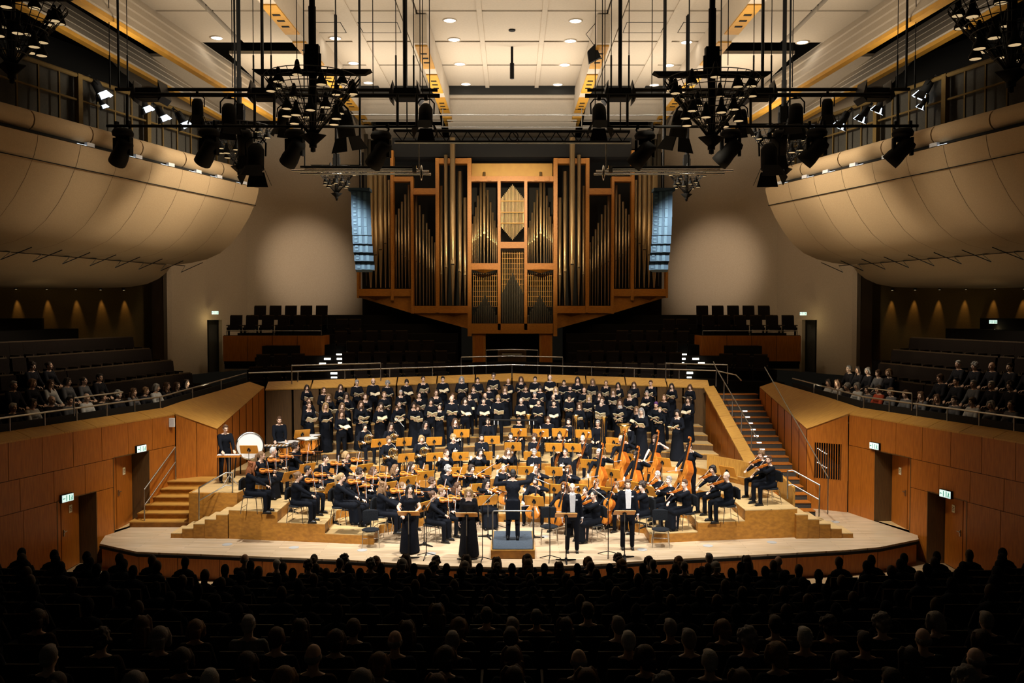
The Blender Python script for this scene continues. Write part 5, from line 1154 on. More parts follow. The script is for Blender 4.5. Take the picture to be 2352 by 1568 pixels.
# ------------------------------------------------------------------ instruments and stage furniture
def strung(name, rib, shoulders, bout=(.175, .098, .142), spike=0., kback='varnish'):
    """violin family, overall length 1 along Z, centre at 0, strings towards -Y"""
    lo, wa, upw = bout; P = []
    prof = [(0, .0), (.02, .45), (.08, .82), (.18, 1), (.28, .98), (.38, .80)]
    half = [(lo*w, -.5+.6*t) for t, w in prof]+[(wa*1.15, -.5+.6*.44), (wa, -.5+.6*.55), (wa*1.12, -.5+.6*.66)]
    half += ([(upw*.95, -.5+.6*.73), (upw, -.5+.6*.82), (upw*.86, -.5+.6*.92), (upw*.5, -.5+.6*.985), (.02, .1)] if not shoulders else [(upw, -.5+.6*.74), (upw*.92, -.5+.6*.82), (upw*.55, -.5+.6*.93), (upw*.28, .1), (.02, .12)])
    out = half+[(-x, z) for x, z in half[::-1] if x > .001]
    for _ in range(2):
        q_ = []
        for (xa, za), (xb, zb) in zip(out, out[1:]+out[:1]): q_ += [(xa*.75+xb*.25, za*.75+zb*.25), (xa*.25+xb*.75, za*.25+zb*.75)]
        out = q_
    T = Matrix.Rotation(PI/2, 4, 'X')    # poly XY -> X,Z ; prism height -> -Y
    p = Proto(name); b = MB(); b.prism(out, -rib/2, rib/2, 'varnish', kback, mx=T)
    ins = [(x*.82, (z+.2)*.86-.2) for x, z in out]; n = len(out)
    b.add([(x, -rib/2, z) for x, z in out]+[(x, -rib/2-.014, z) for x, z in ins], [(i, (i+1) % n, n+(i+1) % n, n+i) for i in range(n)]+[tuple(range(n, 2*n))], 'varnlt', True)
    b.add([(x, rib/2, z) for x, z in out]+[(x, rib/2+.014, z) for x, z in ins], [(i, (i+1) % n, n+(i+1) % n, n+i) for i in range(n)]+[tuple(range(n, 2*n))], kback, True)
    for q in (-1, 1): b.box((q*.062, -rib/2-.0165, -.2), (.008, .003, .11), 'black', ry=q*.15)
    p.kid('body', b)
    b = MB(); b.hexa([(-.02, -rib/2-.02, -.08), (.02, -rib/2-.02, -.08), (.02, -rib/2-.045, -.08), (-.02, -rib/2-.045, -.08), (-.013, -rib/2, .40), (.013, -rib/2, .40), (.013, -rib/2-.015, .40), (-.013, -rib/2-.015, .40)], 'black'); p.kid('fingerboard', b)
    b = MB(); b.box((0, -rib/2+.012, .24), (.026, .03, .32), kback); b.tube([(0, -rib/2+.01, .38), (0, -rib/2+.02, .44), (0, -rib/2, .485), (0, -rib/2-.028, .49), (0, -rib/2-.03, .465)], [.016, .016, .016, .016, .013], kback, n=7)
    for i in range(4): b.cyl((-.045 if i % 2 else .045, -rib/2+.015, .405+.018*i), (0, -rib/2+.015, .405+.018*i), .006, 'black', n=6)
    p.kid('neck', b)
    b = MB(); b.box((0, -rib/2-.03, -.21), (.07, .008, .035), 'varnlt'); p.kid('bridge', b)
    b = MB(); b.hexa([(-.014, -rib/2-.02, -.44), (.014, -rib/2-.02, -.44), (.014, -rib/2-.03, -.44), (-.014, -rib/2-.03, -.44), (-.028, -rib/2-.025, -.26), (.028, -rib/2-.025, -.26), (.028, -rib/2-.035, -.26), (-.028, -rib/2-.035, -.26)], 'black'); p.kid('tailpiece', b)
    if spike: b = MB(); b.cyl((0, 0, -.5), (0, 0, -.5-spike), .007, 'steel', n=6); p.kid('endpin', b)
    return p
INS = {'violin': strung('violin', .075, False), 'viola': strung('viola', .075, False), 'cello': strung('cello', .11, False, spike=.2), 'bass': strung('double_bass', .11, True, bout=(.18, .105, .14), spike=.06)}
p = Proto('bow'); b = MB(); b.tube([(0, 0, -.37), (0, .012, 0), (0, 0, .36)], .0055, 'varndk', n=5); b.box((0, -.012, .36), (.008, .03, .012), 'varndk'); p.kid('stick', b)
b = MB(); b.box((0, -.024, 0), (.010, .003, .72), 'white'); p.kid('hair', b); b = MB(); b.box((0, -.014, -.34), (.014, .024, .05), 'black'); p.kid('frog', b); INS['bow'] = p
p = Proto('french_horn'); b = MB()
for r, y in ((.15, 0), (.128, .02), (.105, -.02), (.085, .015)): b.tube([(r*math.cos(2*PI*i/18), y, r*math.sin(2*PI*i/18)*.95) for i in range(18)], .012, 'brass', n=6, closed=True)
for i in range(5): b.tube([(-.08+.035*i, -.02, .09), (-.09+.04*i, -.03, 0), (-.08+.035*i, -.02, -.09)], .009, 'chrome', n=6)
p.kid('coil', b); b = MB(); T = Matrix.Translation((-.1, .03, -.12)) @ Matrix.Rotation(-1.9, 4, 'Y') @ Matrix.Rotation(-.4, 4, 'X')
b.lathe([(.014, -.14), (.022, 0), (.04, .1), (.075, .16), (.15, .21), (.155, .212), (.14, .205), (.07, .15)], 'brass', n=20, mx=T); p.kid('bell', b)
b = MB(); b.tube([(.11, 0, .1), (.09, .08, .18), (.03, .18, .25), (0, .22, .27)], .008, 'chrome', n=6); b.lathe([(.006, -.03), (.012, .02)], 'chrome', n=8, mx=Matrix.Translation((0, .22, .28))); p.kid('mouthpipe', b)
b = MB(); [b.cyl((-.03+.03*i, -.04, .02), (-.03+.03*i, -.04, .09), .014, 'brass', n=8) for i in range(3)]; p.kid('valves', b); INS['horn'] = p
p = Proto('flute'); b = MB(); b.cyl((-.33, 0, 0), (.33, 0, 0), .010, 'chrome', n=8); p.kid('tube', b); b = MB()
for i in range(9): b.cyl((-.28+.05*i, -.004, .008), (-.28+.05*i, -.004, .016), .009, 'chrome', n=8)
p.kid('keys', b); INS['flute'] = p
def reed(name, k, L, bell):
    p = Proto(name); b = MB(); b.lathe([(.004, L/2+.05), (.006, L/2), (.013, L/2-.04), (.014, -L/2+.08), (bell*.6, -L/2+.04), (bell, -L/2)], k, n=10); p.kid('body', b)
    b = MB(); [b.box((0, -.016, L/2-.12-.045*i), (.02, .008, .02), 'chrome') for i in range(int((L-.2)/.045))]; p.kid('keys', b); return p
INS['oboe'] = reed('oboe', 'black', .6, .026); INS['clarinet'] = reed('clarinet', 'black', .62, .036)
p = Proto('bassoon'); b = MB(); b.cyl((0, 0, -.62), (0, 0, .62), .026, 'varndk', r2=.022, n=10); b.cyl((.045, 0, -.62), (.045, 0, .2), .024, 'varndk', n=10); p.kid('joints', b)
b = MB(); b.lathe([(.022, .58), (.034, .64), (.036, .70)], 'varndk', n=12); b.lathe([(.012, .70), (.038, .70), (.038, .715), (.014, .715)], 'white', n=12); p.kid('bell', b, label='bell with pale ring')
b = MB(); b.tube([(.045, 0, .2), (.08, .02, .3), (.12, .12, .32), (.1, .22, .28)], .005, 'chrome', n=5); p.kid('crook', b); INS['bassoon'] = p
p = Proto('trombone'); b = MB(); b.tube([(0, 0, .55), (0, 0, -.3), (.03, 0, -.34), (.06, 0, -.3), (.06, 0, .5), (.09, 0, .54), (.12, 0, .5), (.12, 0, -.1)], .009, 'brass', n=6); p.kid('slide', b)
b = MB(); b.lathe([(.012, .0), (.02, -.3), (.05, -.45), (.11, -.55)], 'brass', n=16, mx=Matrix.Translation((.12, 0, 0)) @ Matrix.Rotation(PI, 4, 'X')); p.kid('bell', b); INS['trombone'] = p
p = Proto('tuba'); b = MB(); b.lathe([(.03, -.35), (.09, -.2), (.11, .1), (.15, .3), (.24, .42), (.25, .425), (.14, .3)], 'brass', n=20); p.kid('bell', b)
b = MB()
for q in (0, 1, 2): b.tube([((.16-.03*q)*math.cos(a), -.07-.02*q, -.1+(.3-.04*q)*math.sin(a)) for a in [2*PI*i/20 for i in range(20)]], .022-.004*q, 'brass', n=7, closed=True)
for i in range(4): b.cyl((-.08+.05*i, -.12, -.2), (-.08+.05*i, -.12, 0), .02, 'chrome', n=8)
p.kid('tubing', b); INS['tuba'] = p
p = Proto('trumpet'); b = MB(); b.tube([(0, 0, -.22), (0, 0, .2), (.03, 0, .24), (.06, 0, .2), (.06, 0, -.12), (.03, 0, -.16), (0, 0, -.12)], .008, 'brass', n=6); p.kid('tubing', b)
b = MB(); b.lathe([(.008, -.18), (.02, -.24), (.06, -.3)], 'brass', n=14); p.kid('bell', b); b = MB(); [b.cyl((.03, -.01, -.05+.03*i), (.03, -.06, -.05+.03*i), .009, 'chrome', n=8) for i in range(3)]; p.kid('valves', b); INS['trumpet'] = p
p = Proto('score')
def page(sx, zo, k=.012):
    n = 4; pr = [(sx*.175*i/n, zo+.075*math.sin(.9*i/n)+.012*math.sin(PI*i/n)) for i in range(n+1)]
    b = MB()
    for (x0, z0), (x1, z1) in zip(pr, pr[1:]): b.hexa([(x0, -.125, z0), (x1, -.125, z1), (x1, .125, z1), (x0, .125, z0), (x0, -.125, z0+k), (x1, -.125, z1+k), (x1, .125, z1+k), (x0, .125, z0+k)], 'paper')
    return b
p.kid('left_pages', page(-1, 0)); p.kid('right_pages', page(1, 0))
c1 = page(-1, -.006, .003); c2 = page(1, -.006, .003); n0 = len(c1.v); c1.v += c2.v; c1.f += [[q+n0 for q in f] for f in c2.f]; c1.m += c2.m; c1.sm += c2.sm; p.kid('cover', c1); INS['score'] = p
# chair
CHAIR = Proto('orchestra_chair'); b = MB(); b.sph((0, .06, .435), (.235, .225, .04), 'cushion', 16); CHAIR.kid('seat', b)
b = MB(); T = Matrix.Translation((0, .30, .74))
b.hexa([(-.19, -.02, -.13), (.19, -.02, -.13), (.19, .04, -.13), (-.19, .04, -.13), (-.2, -.03, .13), (.2, -.03, .13), (.19, .03, .13), (-.19, .03, .13)], 'cushion', mx=T); b.sph((0, .3, .87), (.19, .03, .04), 'cushion', 10); CHAIR.kid('backrest', b)
for sx in (-1, 1):
    for y0, y1 in ((-.12, -.17), (.22, .28)):
        b = MB(); b.cyl((sx*.19, y0, .42), (sx*.22, y1, 0), .011, 'chrome', n=6); CHAIR.kid('leg', b)
b = MB(); b.tube([(-.19, -.12, .41), (.19, -.12, .41), (.19, .22, .41), (-.19, .22, .41)], .011, 'chrome', n=6, closed=True); b.cyl((0, .22, .42), (0, .31, .68), .016, 'black', n=6); b.cyl((-.2, .26, .15), (.2, .26, .15), .008, 'chrome', n=6); CHAIR.kid('frame', b)
def stand_proto(tilt, h, nm='music_stand'):
    p = Proto(nm); T = Matrix.Translation((0, 0, h)) @ Matrix.Rotation(tilt, 4, 'X')
    b = MB(); b.box((0, 0, 0), (.52, .016, .31), 'desk', mx=T); b.box((0, .03, -.15), (.50, .06, .012), 'desk', mx=T)
    for q in (-1, 1): b.cyl(T @ V3((q*.26, 0, -.13)), T @ V3((q*.26, 0, .13)), .009, 'desk', n=6)
    p.kid('desk', b)
    b = MB(); b.hexa([(-.035, -.03, -.07), (.035, -.03, -.07), (.035, -.008, -.07), (-.035, -.008, -.07), (-.025, -.03, .06), (.025, -.03, .06), (.025, -.008, .06), (-.025, -.008, .06)], 'black', mx=T); b.box((0, -.03, -.01), (.1, .03, .05), 'black', mx=T); p.kid('clamp', b)
    b = MB(); b.cyl((0, -.03, .05), (0, -.03, h*.55), .014, 'black', n=8); b.cyl((0, -.03, h*.5), (0, -.03, h), .010, 'steel', n=8); p.kid('pole', b)
    b = MB()
    for i in range(3): a = .5+i*2*PI/3; b.hexa([(.0+.02*math.sin(a), -.03-.02*math.cos(a), .02), (.28*math.cos(a)+.02*math.sin(a), -.03+.28*math.sin(a)-.02*math.cos(a), 0), (.28*math.cos(a)-.02*math.sin(a), -.03+.28*math.sin(a)+.02*math.cos(a), 0), (-.02*math.sin(a), -.03+.02*math.cos(a), .02), (.02*math.sin(a), -.03-.02*math.cos(a), .06), (.28*math.cos(a)+.02*math.sin(a), -.03+.28*math.sin(a)-.02*math.cos(a), .02), (.28*math.cos(a)-.02*math.sin(a), -.03+.28*math.sin(a)+.02*math.cos(a), .02), (-.02*math.sin(a), -.03+.02*math.cos(a), .06)], 'black')
    b.lathe([(0, .1), (.03, .09), (.04, .02), (0, .02)], 'black', n=8, mx=Matrix.Translation((0, -.03, 0))); p.kid('base', b)
    b = MB()
    for q in (-1, 1): b.hexa([(q*.12-.11, .012, -.13), (q*.12+.11, .012, -.13), (q*.12+.11, .02, -.13), (q*.12-.11, .02, -.13), (q*.12-.11, .012, .13), (q*.12+.11, .012, .13), (q*.12+.11, .02, .13), (q*.12-.11, .02, .13)], 'paper', mx=T)
    p.kid('sheet_music', b); return p
STAND = stand_proto(.42, 1.0); STANDF = stand_proto(1.05, 1.12)
def ground(px, py, h, lo=22.0, hi=32.5):
    best = None; a, c = ray(px, py); Y = lo
    while Y < hi:
        z = LV[zlevel(a*Y, Y)]; e = abs(CAMH+c*Y-z-h)
        if best is None or e < best[0]-1e-6: best = (e, Y, z)
        Y += .02
    return V3((a*best[1], best[1], best[2]))
TGT = V3((.03, 21.6, 0))
def face_ang(p, t=TGT): d = t-p; return math.atan2(d.x, -d.y)
def axis_mx(c, d, n, s):
    """Z axis along d, -Y along n"""
    z = V3(d).normalized(); y = -(V3(n)-z*V3(n).dot(z)).normalized(); x = y.cross(z)
    m = Matrix.Identity(4)
    for i in range(3): m[i][0], m[i][1], m[i][2], m[i][3] = x[i]*s, y[i]*s, z[i]*s, c[i]
    return m
def give(R, kind, lab, grp, up=False):
    q = lambda m: R @ m
    if kind in ('violin', 'viola'):
        B, D = V3((.05, -.13, 1.085)), V3((.50, -.84, -.06)).normalized(); L = .60 if kind == 'violin' else .67
        inst(INS[kind], q(axis_mx(B+D*L/2, D, (-.3, -.15, .9), L)), 'glossy orange %s held under the chin of the %s' % (kind, lab), kind, grp+' instruments')
        H = V3((-.09, -.47, .75)) if not up else V3((.0, -.42, 1.10)); S = B+D*.22+V3((0, 0, .05)); d = (S-H).normalized() if not up else V3((.75, -.15, .45)).normalized()
        inst(INS['bow'], q(axis_mx(H+d*.33, d, (0, -1, 0), 1)), 'slender bow in the right hand of the %s' % lab, 'bow', 'string players\' bows')
    elif kind == 'cello':
        E, N = V3((-.02, -.62, .03)), V3((.13, -.12, 1.34)); D = (N-E).normalized()
        inst(INS['cello'], q(axis_mx(N-D*.6, D, (0, -.93, .35), 1.2)), 'amber cello held between the knees of the %s' % lab, 'cello', grp+' instruments')
        inst(INS['bow'], q(axis_mx(V3((-.02, -.56, .62)), V3((1, -.02, .12)), (0, -1, 0), 1)), 'bow drawn across the strings by the %s' % lab, 'bow', 'string players\' bows')
    elif kind == 'bass':
        E, N = V3((.10, -.62, .02)), V3((.26, -.20, 1.92)); D = (N-E).normalized()
        inst(INS['bass'], q(axis_mx(N-D*.90, D, (-.25, -.93, .2), 1.80)), 'tall orange double bass leaning on the %s' % lab, 'double bass', grp+' instruments')
        inst(INS['bow'], q(axis_mx(V3((-.05, -.62, .95)), V3((1, -.1, .25)), (0, -1, 0), 1)), 'bass bow in the right hand of the %s' % lab, 'bow', 'string players\' bows')
    elif kind == 'horn': inst(INS['horn'], q(TR(-.04, -.34, .86) @ Matrix.Rotation(-.15, 4, 'Z')), 'gleaming french horn raised by the %s' % lab, 'french horn', 'wind instruments')
    elif kind == 'flute': inst(INS['flute'], q(Matrix.Translation((-.20, -.20, 1.055)) @ Matrix.Rotation(.25, 4, 'Y') @ Matrix.Rotation(.3, 4, 'Z')), 'thin silver flute at the lips of the %s' % lab, 'flute', 'wind instruments')
    elif kind in ('oboe', 'clarinet'):
        d = V3((0, .5, .80)).normalized(); inst(INS[kind], q(axis_mx(V3((0, -.16, 1.06))-d*.36, d, (0, -1, .4), 1)), 'slim %s played by the %s' % (kind, lab), kind, 'wind instruments')
    elif kind == 'bassoon': d = V3((.35, -.1, .9)); inst(INS['bassoon'], q(axis_mx(V3((.08, -.33, .85)), d, (0, -1, 0), .95)), 'dark bassoon with pale bell ring held by the %s' % lab, 'bassoon', 'wind instruments')
    elif kind == 'trombone': inst(INS['trombone'], q(axis_mx(V3((.22, -.38, .95)), (0, 0, 1), (0, -1, 0), 1)), 'upright brass trombone resting beside the %s' % lab, 'trombone', 'wind instruments')
    elif kind == 'tuba': inst(INS['tuba'], q(TR(.02, -.34, .90, 0, 1.0)), 'big coiled brass tuba on the lap of the %s' % lab, 'tuba', 'wind instruments')
    elif kind == 'trumpet': inst(INS['trumpet'], q(axis_mx(V3((.12, -.34, .92)), (0, 0, 1), (0, -1, 0), 1)), 'small trumpet standing upright by the %s' % lab, 'trumpet', 'wind instruments')
# (px, py of head, pose, instrument, clothing, hair, colour, glasses, beard)
MUS = [
 (581, 1071, 'violinf', 'violin', 'suit', 'wavy', 'red', 0, 0), (601, 1046, 'violinf', 'violin', 'gown', 'ponytail', 'light', 1, 0), (628, 1036, 'violin', 'viola', 'suit', 'short', 'white', 0, 0), (679, 1026, 'violinf', 'viola', 'suit', 'curly', 'dark', 1, 0),
 (686, 1093, 'violinf', 'violin', 'suit', 'bun', 'light', 0, 0), (707, 1079, 'violin', 'violin', 'suit', 'short', 'black', 1, 0), (747, 1053, 'violinf', 'violin', 'gown', 'short', 'dark', 0, 0), (795, 1043, 'violinf', 'violin', 'gown', 'bob', 'blonde', 0, 0),
 (827, 1081, 'violin', 'violin', 'suit', 'curly', 'dark', 0, 0), (807, 1103, 'violinf', 'violin', 'gown', 'long', 'brown', 0, 0), (785, 1126, 'violinf', 'violin', 'gown', 'ponytail', 'blonde', 0, 0), (858, 1073, 'violinf', 'violin', 'gown', 'long', 'brown', 1, 0),
 (908, 1076, 'violinf', 'violin', 'suit', 'long', 'light', 0, 0), (945, 1062, 'violinf', 'violin', 'gown', 'long', 'dark', 0, 0), (925, 1108, 'violinf', 'violin', 'suit', 'ponytail', 'light', 0, 0), (993, 1099, 'violin', 'violin', 'suit', 'curly', 'brown', 1, 0),
 (1030, 1093, 'violinf', 'violin', 'suit', 'curly', 'grey', 0, 0), (882, 1142, 'violinf', 'violin', 'suit', 'wavy', 'light', 0, 0), (909, 1130, 'violinf', 'violin', 'suit', 'bun', 'red', 0, 0), (995, 1147, 'violinf', 'violin', 'suit', 'bun', 'brown', 0, 0),
 (1015, 1130, 'violin', 'violin', 'suit', 'short', 'light', 0, 0), (1083, 1078, 'violinup', 'viola', 'suit', 'bob', 'dark', 0, 0), (1051, 1118, 'violinf', 'viola', 'gown', 'long', 'brown', 0, 0), (1118, 1110, 'violinup', 'viola', 'gown', 'long', 'black', 1, 0),
 (1156, 1075, 'cellof', 'cello', 'suit', 'bun', 'blonde', 0, 0), (1231, 1081, 'cellof', 'cello', 'suit', 'bun', 'brown', 1, 0), (1229, 1103, 'cello', 'cello', 'suit', 'fringe', 'black', 0, 1), (1306, 1089, 'cellof', 'cello', 'suit', 'bob', 'light', 0, 0),
 (1297, 1117, 'cellof', 'cello', 'suit', 'long', 'brown', 0, 0), (1369, 1102, 'cellof', 'cello', 'suit', 'bun', 'light', 0, 0), (1415, 1107, 'cello', 'cello', 'suit', 'short', 'light', 0, 0),
 (1344, 1128, 'violinf', 'violin', 'suit', 'bun', 'dark', 0, 0), (1363, 1143, 'violinf', 'violin', 'gown', 'ponytail', 'black', 0, 0), (1474, 1141, 'violinf', 'violin', 'suit', 'curly', 'dark', 0, 0), (1510, 1091, 'violin', 'viola', 'suit', 'short', 'white', 1, 0),
 (1536, 1103, 'violin', 'viola', 'suit', 'short', 'grey', 0, 0), (1572, 1111, 'violinf', 'viola', 'gown', 'short', 'brown', 0, 0), (1637, 1078, 'violinf', 'viola', 'suit', 'bob', 'black', 0, 0), (1668, 1093, 'violin', 'viola', 'suit', 'bald', 'grey', 0, 0),
 (1748, 1045, 'violin', 'viola', 'suit', 'curly', 'light', 0, 0), (1766, 1056, 'violin', 'viola', 'suit', 'short', 'brown', 0, 1),
 (1375, 1031, 'bass', 'bass', 'suit', 'short', 'white', 1, 0), (1426, 998, 'bass', 'bass', 'suit', 'bald', 'dark', 0, 0), (1505, 1000, 'bass', 'bass', 'short', 'curly', 'brown', 1, 0), (1462, 1040, 'bass', 'bass', 'suit', 'curly', 'dark', 0, 0), (1583, 1025, 'bass', 'bass', 'suit', 'short', 'black', 1, 0),
 (838, 986, 'horn', 'horn', 'suit', 'fringe', 'black', 0, 0), (898, 980, 'horn', 'horn', 'suit', 'long', 'dark', 1, 0), (893, 1016, 'horn', 'horn', 'suit', 'fringe', 'light', 0, 1), (968, 1016, 'horn', 'horn', 'suit', 'bob', 'blonde', 0, 0),
 (1026, 1044, 'flute', 'flute', 'gown', 'bun', 'brown', 0, 0), (1103, 1046, 'flute', 'flute', 'gown', 'long', 'black', 0, 0), (1167, 1042, 'flute', 'flute', 'gown', 'long', 'light', 0, 0),
 (1227, 1040, 'wind', 'oboe', 'suit', 'short', 'grey', 1, 0), (1298, 1039, 'windf', 'oboe', 'suit', 'bun', 'dark', 1, 0), (1041, 1010, 'windf', 'clarinet', 'suit', 'curly', 'blonde', 0, 0), (1106, 1006, 'wind', 'clarinet', 'suit', 'short', 'black', 0, 1),
 (1173, 1002, 'wind', 'bassoon', 'suit', 'short', 'black', 0, 0), (1227, 1009, 'windf', 'bassoon', 'suit', 'curly', 'brown', 0, 0), (1285, 1001, 'wind', 'bassoon', 'suit', 'short', 'dark', 1, 0), (1338, 1010, 'wind', 'bassoon', 'suit', 'bald', 'brown', 0, 0),
 (977, 975, 'lapf', 'trumpet', 'suit', 'long', 'black', 1, 0), (1045, 969, 'lapf', 'trumpet', 'suit', 'long', 'brown', 0, 0), (1121, 968, 'lap', '', 'suit', 'short', 'dark', 0, 1), (1192, 967, 'lap', 'trombone', 'suit', 'short', 'light', 0, 0),
 (1259, 964, 'lap', '', 'suit', 'fringe', 'brown', 0, 0), (1306, 969, 'lap', 'trombone', 'suit', 'short', 'dark', 0, 1), (1373, 973, 'lap', 'trombone', 'suit', 'short', 'grey', 1, 0), (1442, 982, 'lap', 'tuba', 'suit', 'short', 'dark', 0, 0),
]
NAMES = {'': 'brass player', 'bass': 'double bassist', 'violin': 'violinist', 'viola': 'violist', 'cello': 'cellist', 'horn': 'horn player', 'flute': 'flautist', 'oboe': 'oboist', 'clarinet': 'clarinettist', 'bassoon': 'bassoonist', 'trumpet': 'trumpeter', 'trombone': 'trombonist', 'tuba': 'tuba player'}
cnt = {}
for e in sorted(MUS, key=lambda e: e[0]):
    px, py, ps, ins, kind, hair, hc, gl, brd = e
    n = cnt.get(ins, 0); cnt[ins] = n+1; tot = sum(1 for q in MUS if q[3] == ins)
    lab = ('%s %s from the left' % (ordn(n), NAMES[ins])) if tot > 1 else NAMES[ins]
    pr = person_proto(ps, kind, hair, gl, brd); P = BODY[ps][1]; h = P['head'].z
    g = ground(px, py, h, lo=22.6); a = face_ang(g)
    fd = V3((math.sin(a), -math.cos(a), 0)); lv = zlevel(g.x, g.y)
    for _ in range(12):
        ft = g+fd*.56; ft2 = g-fd*.34
        if zlevel(ft.x, ft.y) >= lv and ft.y > 22.6+.0*abs(g.x): break
        g = g-fd*.05
    if lv != zlevel(g.x, g.y): g.z = LV[zlevel(g.x, g.y)]
    if ps in ('violin', 'violinf') and g.x < 0: a += .12
    R = Matrix.Translation(g) @ Matrix.Rotation(a, 4, 'Z')
    # keep the head where the photo shows it: shift so head centre, not root, lies on the sight line
    hw = R @ P['head']; dx = at(px, py, hw.y).x-hw.x; R = Matrix.Translation((dx, 0, 0)) @ R
    put_person(ps, kind, hair, hc, R, '%s: %s in black with %s%s%s' % (lab, 'person', ht(hair, hc), ', glasses' if gl else '', ', beard' if brd else ''), 'orchestra players', gl, brd)
    if ins: give(R, ins, lab, ins, up=(ps == 'violinup'))
    if ins != 'bass': inst(CHAIR, R, 'black seated steel chair under the %s' % lab, 'chair', 'orchestra chairs')
    elif px in (1375, 1426, 1462):
        b = MB(); T = R; b.lathe([(0, .80), (.17, .8), (.17, .76), (0, .76)], 'cushion', n=14, mx=T @ TR(0, .22, 0)); 
        for i in range(3): b.cyl(T @ V3((.05*math.cos(i*2.1), .22+.05*math.sin(i*2.1), .76)), T @ V3((.2*math.cos(i*2.1), .22+.2*math.sin(i*2.1), 0)), .012, 'black', n=6)
        b.build('stool', label='high round black stool behind the %s' % lab, cat='stool', group='bass stools')
for i, (px, py, rz) in enumerate(((838, 1232, .15), (1262, 1228, .0), (1519, 1220, -.1))):
    g = onz(px, py, LV[0]); g = onz(px+[12, 0, 0][i], [1258, 1250, 1257][i], 0)
    inst(CHAIR, TR(g.x, g.y+.1, 0, rz), 'empty black chair, %s' % ('left of the soprano at the stage front', 'beside the left one of the two male soloists', 'right of the bass soloist at the stage front')[i], 'chair', 'orchestra chairs')
# music stands: pixel of desk centre, yaw tweak
ST = [(694, 996), (871, 1017), (928, 1010), (997, 1006), (998, 1047), (933, 1051), (977, 1092), (936, 1104), (891, 1121), (1060, 1003), (1130, 1002), (1192, 1000), (1242, 997), (1286, 993), (1057, 1043), (1112, 1040), (1178, 1033), (1222, 1042), (1272, 1034), (1316, 1037), (1051, 1079), (1109, 1075), (1167, 1077), (1210, 1075), (1272, 1076), (1165, 1114), (1273, 1122), (1099, 1119), (1340, 1000), (1410, 1007), (1410, 1037), (1447, 1044), (1353, 1072), (1405, 1087), (1522, 1061), (1464, 1121), (1487, 1126), (705, 1066), (667, 1093), (765, 1118), (837, 1076), (1120, 1148), (1227, 1150), (972, 1164), (1671, 1082), (1400, 1130), (1330, 1118)]
ST.sort()
for i, (px, py) in enumerate(ST):
    g = ground(px, py, 1.0, lo=22.4); a = face_ang(g)
    a = max(-1.25, min(1.25, a))*.8
    inst(STAND, Matrix.Translation(g) @ Matrix.Rotation(a, 4, 'Z'), 'orange wooden music stand with black clamp, %s from the left in the orchestra' % ordn(i), 'music stand', 'orchestra music stands')
for px, py, nm in ((939, 1180, 'soprano'), (1072, 1175, 'alto in the long dress'), (1300, 1179, 'bald soloist'), (1434, 1174, 'bearded soloist')):
    g = onz(px, {939: 1283, 1072: 1287, 1300: 1288, 1434: 1281}[px], 0)
    inst(STANDF, TR(g.x, g.y, 0, 0), 'near-flat wooden music stand in front of the %s' % nm, 'music stand', 'soloists music stands')
# stand behind the conductor's score
# soloists and conductor
def stand_at(px, pyfeet, z, ps, kind, hair, hc, label, rz=0., s=1., gl=0, brd=0, cl=(.005, .006, .010)):
    g = onz(px, pyfeet, z); R = TR(g.x, g.y, z, rz, s); return put_person(ps, kind, hair, hc, R, label, None, gl, brd, cl=cl), R
stand_at(941, 1268, 0, 'handsfwd', 'gown_short', 'long', 'black', 'soprano soloist in black sequinned short-sleeved gown singing at the stage front', .25, 1.0)
stand_at(1077, 1277, 0, 'armsdownf', 'gown', 'long', 'blonde', 'alto soloist with long blonde hair in floor-length black dress looking down', 0, 1.0, cl=(.006, .006, .008))
def whitetie(o, J, ps):
    def ch(nm, b, lab=None):
        q = bpy.data.objects.new(nm, b.mesh(nm)); COL.objects.link(q); q.parent = o
        if lab: q['label'] = lab
    b = MB(); b.hexa([(-.055, -.142, 1.03), (.055, -.142, 1.03), (.05, -.10, 1.03), (-.05, -.10, 1.03), (-.075, -.135, 1.43), (.075, -.135, 1.43), (.06, -.07, 1.43), (-.06, -.07, 1.43)], 'white')
    b.hexa([(-.075, -.137, 1.40), (.075, -.137, 1.40), (.07, -.05, 1.40), (-.07, -.05, 1.40), (-.05, -.085, 1.50), (.05, -.085, 1.50), (.05, -.03, 1.50), (-.05, -.03, 1.50)], 'white'); ch('shirt_front', b, 'white shirt front')
    b = MB(); 
    for q in (-1, 1): b.hexa([(0, -.15, 1.445), (q*.055, -.15, 1.43), (q*.055, -.13, 1.43), (0, -.13, 1.445), (0, -.15, 1.46), (q*.055, -.15, 1.475), (q*.055, -.13, 1.475), (0, -.13, 1.46)], 'white')
    ch('bow_tie', b); b = MB(); b.box((.1, -.145, 1.33), (.05, .012, .03), 'white', rz=.2); ch('pocket_square', b)
    for s in 'lr': b = MB(); w = J['w'+s]; e = J['e'+s]; b.cyl(lerp(w, e, .18), lerp(w, e, -.02), .034, 'white', n=10); ch('shirt_cuff', b)
for px, fy, hair, hc, brd, nm, s in ((1314, 1268, 'bald', 'dark', 0, 'bald tenor soloist in tailcoat with white shirt front, singing', 1.02), (1441, 1261, 'short', 'brown', 1, 'bearded bass soloist in tailcoat with white shirt front, singing', 1.04)):
    o, R = stand_at(px, fy, 0, 'armsdown', 'suit', hair, hc, nm, .0, s, brd=brd); whitetie(o, BODY['armsdown'][1], 'armsdown')
g = V3((PX+.0, PY+1.0, .222)); R = TR(g.x, g.y, g.z, PI-.05, 1.04)
o = put_person('conduct', 'tail', 'short', 'black', R, 'conductor in black tailcoat seen from behind, both arms raised on the podium')
